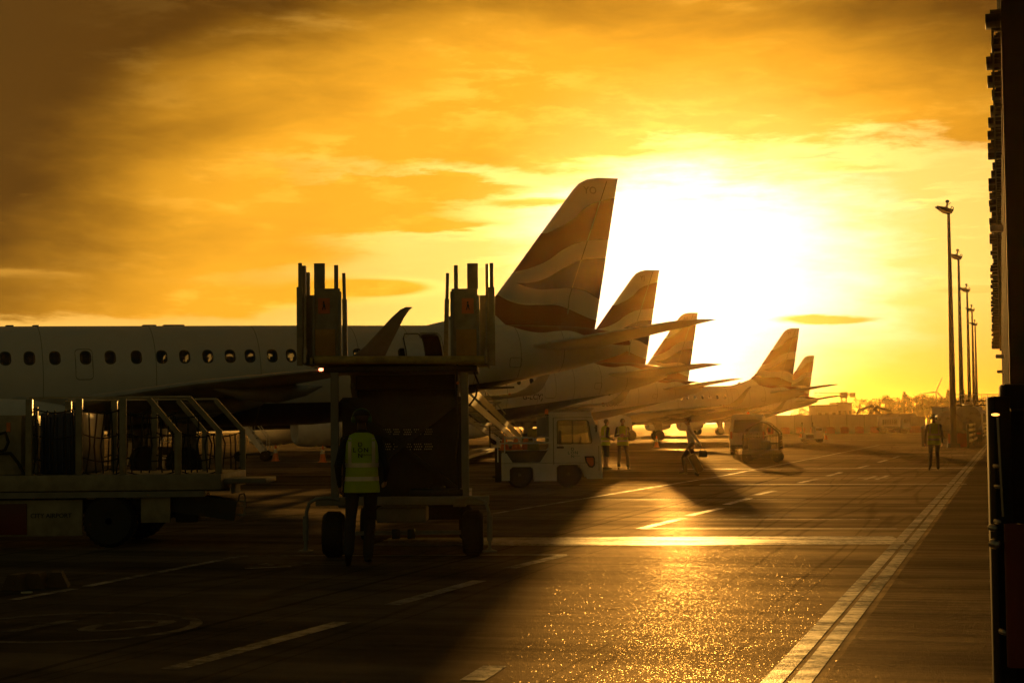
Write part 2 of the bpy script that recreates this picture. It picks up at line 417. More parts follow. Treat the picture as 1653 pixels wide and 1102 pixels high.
mb = MB(); mb.add([(-3000, -60, 0), (3000, -60, 0), (3000, 3000, 0), (-3000, 3000, 0)], [(0, 1, 2, 3)])
g = tag(mb.build('apron_ground', ASPH), kind='structure')
e0 = G(1245, 1102); e1 = G(1580, 731)
ed = (e1 - e0).normalized(); en = Vector((ed.y, -ed.x, 0))
mb = MB(); a0, a1 = e0 - ed * 14, e0 + ed * 150
mb.add([a0 + en * .30 + Vector((0, 0, .0015)), a0 + en * 9 + Vector((0, 0, .0015)), a1 + en * 9 + Vector((0, 0, .0015)), a1 + en * .30 + Vector((0, 0, .0015))], [(0, 1, 2, 3)])
tag(mb.build('pavement', WALK), kind='structure')
mb = MB(); mb.add([(-3000, 520, .004), (3000, 520, .004), (3000, 2999, .004), (-3000, 2999, .004)], [(0, 1, 2, 3)])
tag(mb.build('grass_field', GRASS), kind='structure')
MK = MB(); ML = [.003]
def strip(p0, p1, wd, mbx=None):
    z = Vector((0, 0, ML[0])); d = (p1 - p0); n = Vector((-d.y, d.x, 0)).normalized() * wd / 2
    (mbx or MK).add([p0 - n + z, p1 - n + z, p1 + n + z, p0 + n + z], [(0, 1, 2, 3)])
# pier edge double line
ML[0] = .0035
MW = MB()
for k in (.0, .17): strip(e0 - ed * 8 + en * k, e0 + ed * 110 + en * k, .13, MW)
PAINTW = paint('worn_edge_paint', (.30, .27, .20), .20)
tag(MW.build('edge_marking', PAINTW, norm=False), kind='structure')
# dashed line parallel to it
for a, b_ in (((275, 1080), (553, 1004)), ((632, 976), (774, 937)), ((822, 917), (908, 896)), ((1034, 853), (1103, 836)), ((1112, 832), (1164, 820)), ((1172, 814), (1210, 804)), ((1218, 799), (1250, 792)), ((1290, 779), (1318, 773)), ((1336, 768), (1358, 762)), ((1385, 755), (1402, 751)), ((1418, 746), (1432, 742)), ((1442, 739), (1452, 736)), ((762, 1098), (800, 1074))):
    strip(G(*a), G(*b_), .16)
# long thin parallel stand line
for a, b_ in (((20, 968), (120, 950)), ((140, 946), (390, 897)), ((800, 828), (1165, 768)), ((1165, 768), (1330, 736)), ((1330, 736), (1420, 718))): strip(G(*a), G(*b_), .12)
tag(MK.build('stand_marking', PAINT, norm=False), kind='structure')
MK = MB(); ML[0] = .003
strip(G(615, 874), G(1452, 871.5), 1.6)            # broad transverse line
strip(G(392, 897), G(915, 895), .10); strip(G(1034, 853), G(1448, 853), .14); strip(G(1100, 837.5), G(1420, 838), .12)
strip(G(800, 806), G(1300, 806), .09); strip(G(1130, 782), G(1560, 781), .5)
strip(G(1385, 771), G(1434, 771), .35); strip(G(1340, 735.5), G(1560, 735), .35)
strip(G(1395, 774), G(1414, 768), .12); strip(G(1414, 774), G(1434, 767), .12)
strip(G(1100, 757), G(1560, 755), .6); strip(G(-200, 742), G(560, 736), .35)
strip(G(395, 917), G(470, 914), .09)
tag(MK.build('transverse_marking', PAINT, norm=False), kind='structure')
# number roundel and painted numbers
c0 = G(118, 1011); mb = MB(); z = Vector((0, 0, .003))
rr_ = (G(322, 1010) - c0).length
n = 64
for k in range(n):
    a, b_ = 2 * math.pi * k / n, 2 * math.pi * (k + 1) / n
    q_ = [c0 + z + Vector((math.cos(t) * r_, math.sin(t) * r_, 0)) for t, r_ in ((a, rr_), (b_, rr_), (b_, rr_ - .10), (a, rr_ - .10))]
    mb.add(q_, [(0, 1, 2, 3)])
me = tmesh('10', 1.5, 0, .0)
ang = math.atan2(ed.y, ed.x)
M2 = Matrix.Translation(c0 + z + Vector((.05, 0, 0))) @ Matrix.Rotation(0, 4, 'Z') @ Matrix.Diagonal((.95, .75, 1, 1)) @ Matrix.Shear('XY', 4, (0, 0)).to_4x4()
mb.add([M2 @ v.co + Vector((v.co.y * .30, 0, 0)) for v in me.vertices], [tuple(p.vertices) for p in me.polygons])
for txt_, px, py, sz in (('52', 452, 911, .7), ('20', 1232, 832, 1.0)):
    me = tmesh(txt_, sz, 0, 0); c1 = G(px, py)
    mb.add([c1 + z + v.co + Vector((v.co.y * .3, 0, 0)) for v in me.vertices], [tuple(p.vertices) for p in me.polygons])
tag(mb.build('number_marking', paint('faded_marking', (.16, .14, .11), .10), norm=False), kind='structure')

# ---------------------------------------------------------------- aircraft
XS = 19.0
FS = [(0, 2.70, .04, .04), (.15, 2.71, .24, .24), (.5, 2.75, .46, .46), (1.2, 2.86, .78, .74), (2.2, 3.0, 1.08, 1.0), (3.4, 3.12, 1.38, 1.24), (5, 3.2, 1.58, 1.42), (7, 3.25, 1.68, 1.5),
      (12, 3.25, 1.68, 1.5), (18, 3.25, 1.68, 1.5), (24, 3.25, 1.68, 1.5), (26, 3.31, 1.61, 1.47), (28, 3.48, 1.44, 1.37), (30, 3.73, 1.20, 1.17), (32, 3.95, .98, .93), (34, 4.10, .76, .66), (35.2, 4.19, .53, .44), (35.8, 4.22, .40, .31), (36.1, 4.22, .26, .2), (36.2, 4.22, .12, .1)]
def fus_at(x):
    for a, b_ in zip(FS, FS[1:]):
        if x <= b_[0]:
            t = (x - a[0]) / (b_[0] - a[0]); return tuple(a[i] + (b_[i] - a[i]) * t for i in (1, 2, 3))
    return FS[-1][1:]
def fus_y(x, z):
    zc, h, w_ = fus_at(x); k = max(0, 1 - ((z - zc) / h) ** 2); return w_ * math.sqrt(k)
def airfoil(n=11):
    up = []
    for i in range(n + 1):
        x = .5 * (1 - math.cos(math.pi * i / n))
        up.append((x, 5 * (.2969 * math.sqrt(x) - .126 * x - .3516 * x * x + .2843 * x ** 3 - .1036 * x ** 4)))
    return up
AF = airfoil()
def sect(le, te, tv, t):
    """closed airfoil ring: le, te points, tv thickness direction, t thickness ratio"""
    le, te, tv = Vector(le), Vector(te), Vector(tv).normalized(); c = (te - le).length
    ring = [le + (te - le) * x + tv * (y * t * c) for x, y in AF]
    ring += [le + (te - le) * x - tv * (y * t * c * .8 + .0015) for x, y in reversed(AF[1:])]
    return ring
A1 = {'px': (998, 291), 'Y': 61.4, 'th': 23.5, 'pitch': 1.0}
def plane_matrix(a):
    Rm = Matrix.Rotation(R(a['th']), 4, 'Z') @ Matrix.Rotation(R(-a['pitch']), 4, 'Y')
    tip = Rm @ Vector((35.95 - XS, 0, 10.32)); w_ = P(*a['px'], a['Y'])
    Rm.translation = Vector((w_.x - tip.x, w_.y - tip.y, 0)); return Rm
MA1 = plane_matrix(A1); IA1 = MA1.inverted()
def on_plane(px, py, yl):
    """pixel -> aircraft one local point on the plane y = yl (port side is -y)"""
    o = IA1 @ CAM; d = IA1.to_3x3() @ ray(px, py); t = (yl - o.y) / d.y; return o + d * t

WINP = [8.9, 47.8, 89, 138.5, 178.4, 220.5, 261.7, 298.5, 336, 372, 404, 440, 470.5, 507, 543, 578.7, 615, 651.7]
WINX = [on_plane(px, 586 - px * .022, -1.43).x + XS for px in WINP]
ZW = 3.86
x_ = WINX[0] - .8
while x_ > 6.2: WINX.insert(0, x_); x_ -= .8
EXITX = on_plane(136, 586, -1.45).x + XS
# livery material : boundary curves of the ribbons traced in fin space
BND = [[(440, 430), (480, 436), (560, 405), (660, 350), (760, 262), (850, 225), (950, 203), (1000, 198)],
       [(200, 705), (285, 690), (400, 660), (500, 615), (600, 545), (700, 500), (800, 483), (900, 478), (960, 480)],
       [(150, 770), (290, 765), (380, 762), (480, 735), (600, 668), (720, 612), (800, 602), (880, 600), (960, 602)],
       [(150, 765), (290, 766), (360, 790), (450, 806), (560, 800), (640, 798), (740, 815), (830, 862), (900, 900)],
       [(60, 780), (165, 835), (240, 880), (330, 905), (450, 908), (560, 910), (640, 935), (720, 970), (800, 1000), (900, 1020)],
       [(0, 800), (100, 935), (165, 988), (230, 1045), (320, 1083), (420, 1095), (520, 1085), (620, 1083), (700, 1110), (800, 1150), (900, 1170)]]
def livery():
    m = bpy.data.materials.new('airliner_livery'); m.use_nodes = True; t = m.node_tree; E.nt = t; p = t.nodes['Principled BSDF']
    co = t.nodes.new('ShaderNodeTexCoord').outputs['Object']
    sp_ = t.nodes.new('ShaderNodeSeparateXYZ'); t.links.new(co, sp_.inputs[0]); X, Y, Z = (E(k) for k in sp_.outputs)
    X0, X1, Z0, Z1 = 26.5 - XS, 36.5 - XS, 3.0, 10.8
    u = (X - X0) / (X1 - X0); v = (Z - Z0) / (Z1 - Z0)
    above = []
    for pts in BND:
        fc = t.nodes.new('ShaderNodeFloatCurve'); cv = fc.mapping.curves[0]
        q_ = []
        for a, b_ in pts:
            l = on_plane(760 + a / 4.0825, 270 + b_ / 4.0825, 0 if b_ < 1200 else -1.0)
            q_.append(((l.x - X0) / (X1 - X0), (l.z - Z0) / (Z1 - Z0)))
        q_ = [k for k in q_ if 0 < k[0] < 1]
        cv.points[0].location = (0, q_[0][1] + .02); cv.points[1].location = (1, q_[-1][1])
        for k in q_: cv.points.new(*k)
        fc.mapping.update(); t.links.new(u.v, fc.inputs['Value'])
        d = v - E(fc.outputs[0]); above.append(ss(-.0015, .0015, d))
    white, red, blue = (.74, .73, .70), (.19, .022, .014), (.02, .03, .09)
    dirt = noise(co, 1.2, 6, .6)
    c = white
    c = mixc(above[5], white, red); c = mixc(above[4], c, white); c = mixc(above[3], c, blue)
    c = mixc(E.m('MULTIPLY', above[2], 1.0), c, white); c = mixc(above[1], c, red); c = mixc(above[0], c, white)
    wht = mixc(ss(27.3 - XS, 27.35 - XS, X + Z * .0), white, c)
    belly = mixc(ss(2.30, 2.31, Z - E.m('MAXIMUM', X - (24.5 - XS), 0.0) * .10), (.03, .04, .09), wht)
    t.links.new(mixc(ss(.45, .8, dirt) * .12, belly, (.2, .17, .13)), p.inputs['Base Color'])
    p.inputs['Roughness'].default_value = .32
    p.inputs['Coat Weight'].default_value = .15
    return m
LIV = livery()
REGS = ['G-LCYO', 'G-LCYJ', 'G-LCAA', 'G-LCYT', 'G-LCYE']

def ring_at(x, sh=0.0, n=56):
    zc, h, w_ = fus_at(x)
    return [Vector((x - XS, math.cos(2 * math.pi * k / n) * (w_ - sh), zc + math.sin(2 * math.pi * k / n) * (h - sh))) for k in range(n)]
def bool_cut(me, cutters):
    o = bpy.data.objects.new('shell', me); COL.objects.link(o)
    for c in cutters:
        cm = c.mesh('cutter', WHITE); co_ = bpy.data.objects.new('cutter', cm); COL.objects.link(co_)
        md = o.modifiers.new('b', 'BOOLEAN'); md.operation = 'DIFFERENCE'; md.solver = 'EXACT'; md.object = co_
    dg = bpy.context.evaluated_depsgraph_get(); r = bpy.data.meshes.new_from_object(o.evaluated_get(dg))
    for md in o.modifiers: bpy.data.objects.remove(md.object)
    bpy.data.objects.remove(o)
    return r
DOORX = on_plane(701, 560, -1.35).x + XS
def fuselage_mesh(door):
    xs = [0, .07, .15, .3, .5, .8, 1.2, 1.7, 2.2, 2.8, 3.4, 4.2, 5, 6, 7] + [7 + k for k in range(1, 18)] + [25, 25.5, 26, 27, 28, 29, 30, 31, 32, 33, 34, 34.6, 35.2, 35.5, 35.8, 36.1, 36.2]
    xs = sorted(set(xs))
    mb = MB(); mb.loft([ring_at(x) for x in xs])
    mb.loft([list(reversed(ring_at(x, .09))) for x in xs if 5 <= x <= 31])
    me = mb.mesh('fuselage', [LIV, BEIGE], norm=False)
    bm = bmesh.new(); bm.from_mesh(me); bmesh.ops.recalc_face_normals(bm, faces=bm.faces[:])
    # inner shell faces inward
    for f in bm.faces:
        c = f.calc_center_median(); zc, h, w_ = fus_at(c.x + XS)
        inner = (c.y / w_) ** 2 + ((c.z - zc) / h) ** 2 < .96 and 5.5 < c.x + XS < 30.5 or (abs(f.normal.x) > .9 and len(f.verts) > 10 and 4 < c.x + XS < 32)
        if inner:
            f.material_index = 1
            if abs(f.normal.x) < .9 and f.normal.dot(Vector((0, c.y, c.z - zc))) > 0: f.normal_flip()
            elif abs(f.normal.x) >= .9 and (f.normal.x > 0) == (c.x + XS > 18): f.normal_flip()
    bm.to_mesh(me); bm.free()
    cut = MB()
    for x in WINX:
        cut.prism(rrect(x - XS, ZW, .27, .36, .11, 3), -2.2, 2.2)
    cs = [cut]
    if door:
        d = MB(); d.prism(rrect(DOORX - XS, 3.75, .70, 1.65, .14, 3), -2.2, -.6); cs.append(d)
    r = bool_cut(me, cs)
    r.polygons.foreach_set('use_smooth', [True] * len(r.polygons)); r.set_sharp_from_angle(angle=R(28))
    return r
def outline_ribbon(mb, pts, wd, off=.004, side=-1):
    """closed ribbon of width wd lying on the fuselage side"""
    n = len(pts); cx = sum(p[0] for p in pts) / n; cz = sum(p[1] for p in pts) / n
    ins = [(cx + (p[0] - cx) * (1 - wd / max(.05, math.hypot(p[0] - cx, p[1] - cz))), cz + (p[1] - cz) * (1 - wd / max(.05, math.hypot(p[0] - cx, p[1] - cz)))) for p in pts]
    vs = [(p[0] - XS, side * (fus_y(*p) + off), p[1]) for p in pts] + [(p[0] - XS, side * (fus_y(*p) + off), p[1]) for p in ins]
    mb.add(vs, [(i, (i + 1) % n, n + (i + 1) % n, n + i) for i in range(n)])
SHARED = {}
def share(key, fn):
    if key not in SHARED: SHARED[key] = fn()
    return SHARED[key]
def child(name, me, parent, loc=None):
    o = bpy.data.objects.new(name, me); COL.objects.link(o); o.parent = parent
    if loc: o.location = loc
    return o
def dense(pts, k=8):
    out = []
    for a, b_ in zip(pts, pts[1:] + pts[:1]):
        d = math.hypot(a[0] - b_[0], a[1] - b_[1]); m_ = max(1, int(d / .12))
        out += [(a[0] + (b_[0] - a[0]) * i / m_, a[1] + (b_[1] - a[1]) * i / m_) for i in range(m_)]
    return out
def wing_mesh(s, down=0.0):
    """s=-1 port, +1 starboard"""
    st = [(1.1, 13.0, 20.0, 1.98, .13), (1.5, 13.35, 19.9, 2.03, .13), (4.9, 15.35, 19.95, 2.42, .125), (9, 17.8, 20.75, 2.78, .115), (12.4, 19.85, 21.4, 2.97, .11), (13.1, 20.28, 21.6, 3.0, .11)]
    mb = MB(); rings = [sect((a[1] - XS, s * a[0], a[3]), (a[2] - XS, s * a[0], a[3] - .05), (0, -s * .1, 1), a[4]) for a in st]
    for y, zz, xl, xt, an in ((13.45, 3.08, 20.6, 21.75, 22), (13.7, 3.28, 20.95, 21.9, 48), (13.85, 3.6, 21.35, 22.02, 62), (14.2, 4.3, 21.95, 22.3, 66), (14.3, 4.5, 22.16, 22.42, 66), (14.33, 4.57, 22.3, 22.5, 66)):
        rings.append(sect((xl - XS, s * y, zz), (xt - XS, s * y, zz), (0, -s * math.sin(R(an)), math.cos(R(an))), .09))
    mb.loft(rings); return mb.mesh('wing', WINGM, 40)
WINGM = mat('wing_grey', (.40, .40, .39), .35, .3, var=.1, vs=1.2)
def stab_mesh(s):
    mb = MB(); st = [(.25, 31.5, 34.7, 4.05, .10), (.9, 31.9, 34.9, 4.14, .10), (5.4, 34.75, 36.2, 4.66, .09), (5.85, 35.15, 36.35, 4.72, .07), (6.04, 35.7, 36.4, 4.74, .05)]
    mb.loft([sect((a[1] - XS, s * a[0], a[3]), (a[2] - XS, s * a[0], a[3]), (0, -s * .12, 1), a[4]) for a in st]); return mb.mesh('tailplane', LIVW, 40)
LIVW = mat('tailplane_white', (.6, .6, .58), .35, var=.06)
def fin_mesh():
    # z, leading edge x, trailing edge x
    st = [(4.55, 27.2, 34.75), (4.93, 28.3, 34.85), (5.15, 29.3, 34.9), (5.45, 30.25, 34.96), (5.9, 30.85, 35.05), (6.8, 31.6, 35.23), (8, 32.57, 35.46), (9.2, 33.55, 35.7), (9.85, 34.08, 35.83), (10.1, 34.34, 35.88), (10.24, 34.62, 35.91), (10.32, 35.02, 35.95)]
    mb = MB(); mb.loft([sect((a[1] - XS, 0, a[0]), (a[2] - XS, 0, a[0]), (0, 1, 0), .34 / (a[2] - a[1]) if a[0] < 6 else (.085 if a[0] < 10 else .07)) for a in st])
    return mb.mesh('fin', LIV, 40)
def nacelle_mesh():
    mb = MB(); prof = [(0, .70), (.05, .80), (.25, .90), (.9, .97), (2.0, .93), (2.9, .76), (3.3, .64), (3.3, .60), (2.4, .55), (1.3, .62), (.5, .70), (.12, .66), (0, .70)]
    mb.lathe((0, 0, 0), (1, 0, 0), prof, 32, cap=False); return mb.mesh('engine_nacelle', [WHITE])
def fan_mesh():
    mb = MB(); mb.lathe((.62, 0, 0), (1, 0, 0), [(0, .02), (-.28, .01), (-.22, .10), (0, .18), (.02, .62), (.05, .62), (.05, .01)], 24)
    for k in range(20):
        a = 2 * math.pi * k / 20; u = Vector((0, math.cos(a), math.sin(a)))
        mb.bar(Vector((.55, 0, 0)) + u * .17, Vector((.55, 0, 0)) + u * .64, .09, .012, up=(1, 0, .6))
    mb.cyl((2.2, 0, 0), (3.9, 0, 0), .42, .12, 20); return mb.mesh('fan', FAN)
def wheel(mb, c, r, wd, ax=(0, 1, 0), mi=0):
    c = Vector(c); a = Vector(ax)
    mb.lathe(c - a * wd / 2, ax, [(0, r * .55), (0, r * .86), (wd * .15, r * .97), (wd * .3, r), (wd * .7, r), (wd * .85, r * .97), (wd, r * .86), (wd, r * .55)], 24, mi=mi)
def hub(mb, c, r, wd, ax=(0, 1, 0), mi=0):
    c = Vector(c); a = Vector(ax)
    mb.lathe(c - a * wd * .46, ax, [(0, .02), (0, r * .2), (.02, r * .25), (.03, r * .5), (0, r * .56), (wd * .92, r * .56), (wd * .92 - .03, r * .5), (wd * .92, r * .2), (wd * .92, .01)], 16, mi=mi)
def aircraft(a, idx, label):
    root = bpy.data.objects.new('airliner', None); COL.objects.link(root); root.matrix_world = plane_matrix(a)
    tag(root, label, 'airliner', 'regional airliners parked in a row')
    fus = child('fuselage', share('fus%d' % (idx == 0), lambda: fuselage_mesh(idx == 0)), root)
    fin = child('fin', share('fin', fin_mesh), root)
    for s in (-1, 1):
        wg = child('wing', share('wing%d' % s, lambda: wing_mesh(s)), root)
        for y in (3.4, 6.4, 9.3):
            def fair():
                mb = MB()
                z = 2.1 + (y - 1.5) * .085; xr = 19.2 + (y - 4.9) * .2
                mb.tube([(xr - 1.6 - XS, s * y, z - .1), (xr - .8 - XS, s * y, z - .24), (xr + .2 - XS, s * y, z - .28), (xr + 1.0 - XS, s * y, z - .18), (xr + 1.5 - XS, s * y, z - .08)], [.04, .22, .26, .17, .02], 12)
                return mb.mesh('flap_fairing', WINGM)
            child('flap_fairing', share('fair%d%g' % (s, y), fair), wg)
        if s == -1:
            o = MB().ball((0, 0, 0), (.07, .05, .04), 6).build('navigation_light', REDLAMP if idx == 0 else RED, wg); o.location = (20.36 - XS, -13.2, 3.03)
        tp = child('tailplane', share('stab%d' % s, lambda: stab_mesh(s)), root)
        if a.get('trim'):
            pv = Vector((33.0 - XS, 0, 4.3)); Mx = Matrix.Translation(pv) @ Matrix.Rotation(R(a['trim']), 4, 'Y') @ Matrix.Translation(-pv); tp.matrix_local = Mx
        e = child('engine_nacelle', share('nac', nacelle_mesh), root, (12.2 - XS, s * 4.4, 1.62))
        child('fan', share('fan', fan_mesh), e)
        pyl = share('pyl', lambda: MB().loft([sect((.6, 0, .7), (4.3, 0, .45), (0, 1, 0), .09), sect((1.6, 0, 1.0), (5.2, 0, .85), (0, 1, 0), .09)]).mesh('pylon', WINGM))
        child('pylon', pyl, e)
        def gear():
            mb = MB(); mb.cyl((0, 0, .5), (0, 0, 2.2), .11, .13); mb.bar((0, 0, .9), (-.7, 0, 2.0), .08, .08); mb.bar((0, 0, 1.0), (0, -s * 1.0, 2.0), .08, .08)
            mb.cyl((0, -.38, .5), (0, .38, .5), .07); mb.box((0, s * .2, 1.45), (.75, .04, 1.1)); return mb.mesh('landing_gear', STEEL)
        gr = child('landing_gear', share('gear%d' % s, gear), root, (0, s * 2.97, 0))
        gw = MB(); wheel(gw, (0, 0, 0), .5, .34); hub(gw, (0, 0, 0), .5, .34, mi=1); gm = share('gw', lambda: gw.mesh('wheel', [BLACK, STEEL]))
        for k in (-.3, .3): child('wheel', gm, gr, (0, k, .5))
    def ng():
        mb = MB(); mb.cyl((0, 0, .35), (0, 0, 2.0), .08, .1); mb.bar((0, 0, .9), (.9, 0, 1.9), .07, .07); mb.cyl((0, -.3, .35), (0, .3, .35), .05)
        for k in (-.5, .5): mb.box((.1, k, 1.45), (1.2, .03, .5))
        return mb.mesh('nose_gear', STEEL)
    nz = child('nose_gear', share('ng', ng), root, (4.2 - XS, 0, -(19 - 4.2) * math.sin(R(a['pitch'])) * -1))
    nw = MB(); wheel(nw, (0, 0, 0), .35, .2); hub(nw, (0, 0, 0), .35, .2, mi=1); nm = share('nw', lambda: nw.mesh('wheel', [BLACK, STEEL]))
    for k in (-.2, .2): child('wheel', nm, nz, (0, k, .35))
    # windows: rim + pane on each seen window
    def wp():
        mb = MB(); mb.prism(rrect(0, 0, .265, .355, .11, 3), -.01, .01); return mb.mesh('window', GLASS)
    def wr():
        mb = MB(); o_ = rrect(0, 0, .36, .45, .15, 4); i_ = rrect(0, 0, .27, .36, .11, 4); n = len(o_)
        mb.add([(p[0], 0, p[1]) for p in o_] + [(p[0], -.0, p[1]) for p in i_], [(i, (i + 1) % n, n + (i + 1) % n, n + i) for i in range(n)])
        return mb.mesh('window_rim', GREYP)
    for x in WINX:
        if idx == 0 and x < WINX[WINX.index(min(WINX, key=lambda q: abs(q - EXITX)))] - 3: continue
        wo = child('window', share('wp', wp), root, (x - XS, -(fus_y(x, ZW) - .035), ZW)); wo.rotation_euler = (-math.asin(min(.9, (ZW - 3.25) / 1.68)) * .8, 0, 0)
        if idx == 0:
            r_ = MB(); outline_ribbon(r_, dense(rrect(x, ZW, .35, .44, .15)), .05, .003); r_.build('rim', DARKP, wo, norm=False); wo.children[0].matrix_parent_inverse = (Matrix.Translation(wo.location) @ wo.rotation_euler.to_matrix().to_4x4()).inverted()
    # doors and hatches as panel lines
    mb = MB(); outline_ribbon(mb, dense(rrect(EXITX + .0, 3.65, .55, .98, .12)), .025)
    mb.build('emergency_exit', GREYP, root, norm=False)
    if idx: mb = MB(); outline_ribbon(mb, dense(rrect(DOORX, 3.75, .74, 1.7, .14)), .022); mb.build('rear_door', GREYP, root, norm=False)
    mb = MB(); outline_ribbon(mb, dense(rrect(31.2, 3.55, .5, .35, .08)), .02); mb.build('access_panel', GREYP, root, norm=False)
    def seam(f, z0, z1):
        q = []
        m_ = MB()
        for k in range(9):
            z = z0 + (z1 - z0) * k / 8; le = 31.6 + (z - 6.8) * .81 if z > 6.2 else 30.9; te = 34.9 + (z - 5.1) * .2
            for dx in (0, .03): x = le + (te - le) * f + dx; q.append((x - XS, -.155 * (1 - f) / .34 * (1 - (z - 5) * .10) - .012, z))
        m_.add(q, [(2 * k, 2 * k + 1, 2 * k + 3, 2 * k + 2) for k in range(8)]); return m_
    seam(.68, 5.3, 10.2).build('rudder_seam', GREYP, fin, norm=False)
    mb = MB()
    for x in (8.2, 11.6, 15.0, 18.5, 21.9, 25.3, 27.2, 29.6, 31.4, 33.2):
        ra = [v.copy() for v in ring_at(x, -.002)]; rb = [v.copy() for v in ring_at(x + .018, -.002)]
        mb.loft([ra, rb], cap=False)
    child('skin_seams', share('seams', lambda: mb.mesh('skin_seams', GREYP, norm=False)), fus)
    # aerials and bumps on top
    mb = MB(); mb.prism([(29.0 - XS + k, 4.88 + z) for k, z in ((-.28, 0), (.12, .36), (.30, .36), (.22, 0))], -.02, .02)
    mb.build('antenna', GREYP, root)
    for x, l in ((9.5, .5), (14.2, .25), (15.0, .2), (18.6, .45), (19.4, .7)): MB().box((x - XS, 0, 4.93), (l, .25, .07), bev=.02).build('roof_fairing', GREYP, root)
    # lettering
    bv = BVHTree.FromPolygons([v.co for v in fus.data.vertices], [tuple(p.vertices) for p in fus.data.polygons])
    text('registration', [(REGS[idx], .42, 0, 0)], frame((1, 0, 0), (0, 0, 1), (26.9 - XS, -1.6, 2.98)), INK, root, bv, Vector((0, 1, 0)), .006)
    bf = BVHTree.FromPolygons([v.co for v in fin.data.vertices], [tuple(p.vertices) for p in fin.data.polygons])
    text('fin_code', [(REGS[idx][-2:], .38, 0, 0)], frame((1, 0, 0), (0, 0, 1), (34.75 - XS, -.5, 9.83)), mat('pale_code', (.52, .51, .49), .4), root, bf, Vector((0, 1, 0)), .004)
    if idx == 0:
        # cabin
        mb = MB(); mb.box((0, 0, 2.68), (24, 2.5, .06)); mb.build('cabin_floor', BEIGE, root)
        mb = MB()
        x = 6.5
        while x < 27:
            for y in (-.85, .85):
                mb.box((x - XS, y, 3.24), (.16, .9, 1.26), rot=(0, .12, 0), bev=.04); mb.box((x - .3 - XS, y, 3.0), (.5, .9, .14), bev=.03)
            x += .80
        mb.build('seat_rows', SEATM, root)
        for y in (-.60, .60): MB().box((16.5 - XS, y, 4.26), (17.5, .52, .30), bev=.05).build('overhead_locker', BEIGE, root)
        # open rear door, swung out and forward
        d = bpy.data.objects.new('rear_door', None); COL.objects.link(d)
        mb = MB(); rg = []
        for k in range(9):
            z = 2.95 + 1.6 * k / 8; y = -(fus_y(DOORX, z)); rg.append([Vector((DOORX - XS - .86 - (.04 if k in (0, 8) else 0) * s_, y - .42, z)) for s_ in (0,)])
        def yy(z): return -(fus_y(DOORX, z)) - .42
        ol = dense(rrect(DOORX - .82 - XS, 3.75, .68, 1.6, .14, 4)); n = len(ol)
        rows = 10; 
        for k in range(rows):
            za, zb = 2.95 + 1.6 * k / rows, 2.95 + 1.6 * (k + 1) / rows
            xa = DOORX - XS - 1.16 + (.10 if k in (0, rows - 1) else 0); xb = xa + .68 - (.20 if k in (0, rows - 1) else 0)
            vs = [(xa, yy(za), za), (xb, yy(za), za), (xb, yy(zb), zb), (xa, yy(zb), zb)]
            vs += [(p[0], p[1] + .12, p[2]) for p in vs]
            mb.add(vs, [(0, 1, 2, 3), (4, 5, 6, 7), (0, 1, 5, 4), (1, 2, 6, 5), (2, 3, 7, 6), (3, 0, 4, 7)])
        bpy.data.objects.remove(d)
        dr = mb.build('rear_door', WHITE, root)
        mb = MB(); xa = DOORX - XS - 1.16; xb = xa + .68
        mb.tube([(xa + .1, yy(2.95) - .01, 2.95), (xa, yy(3.1) - .01, 3.1), (xa, yy(3.5) - .01, 3.5), (xa, yy(4.0) - .01, 4.0), (xa, yy(4.4) - .01, 4.4), (xa + .1, yy(4.55) - .01, 4.56), (xb - .1, yy(4.55) - .01, 4.56), (xb, yy(4.4) - .01, 4.4), (xb, yy(4.0) - .01, 4.0), (xb, yy(3.5) - .01, 3.5), (xb, yy(3.1) - .01, 3.1), (xb - .1, yy(2.95) - .01, 2.95)], .022, 6)
        mb.build('door_edge', DARK, dr)
        mb = MB(); xh = DOORX - XS - .55
        mb.tube([(xh, yy(3.2) - .02, 3.15), (xh + .10, yy(3.4) - .06, 3.4), (xh + .05, yy(3.7) - .06, 3.6), (xh + .2, yy(3.9) - .02, 3.7)], .035, 8)
        mb.build('door_hinge_arm', DARK, dr)
        mb = MB(); outline_ribbon(mb, dense(rrect(DOORX, 3.75, .80, 1.76, .15)), .045); mb.build('door_surround', GREYP, root, norm=False)
    return root
# fin tip pixel, distance, heading
planes = [dict(A1), dict(px=(1065, 437), Y=98.5, th=23.5, pitch=1.0, trim=3.5), dict(px=(1127, 504), Y=137, th=23.5, pitch=1.0), dict(px=(1291, 531), Y=161, th=21, pitch=1.0), dict(px=(1315, 575), Y=228, th=23, pitch=1.0)]
labs = ['nearest white airliner with ribbon-painted fin marked YO and its rear door open',
        'second airliner in the row, the low sun blazing on the tip of its fin',
        'third airliner, its fin tip crossed by the tailplane of the nearest airliner',
        'fourth airliner, with its fuselage behind the luggage puller and the white van',
        'farthest airliner in the row, showing the smallest ribbon-painted fin']
for i, (a, l) in enumerate(zip(planes, labs)): aircraft(a, i, l)
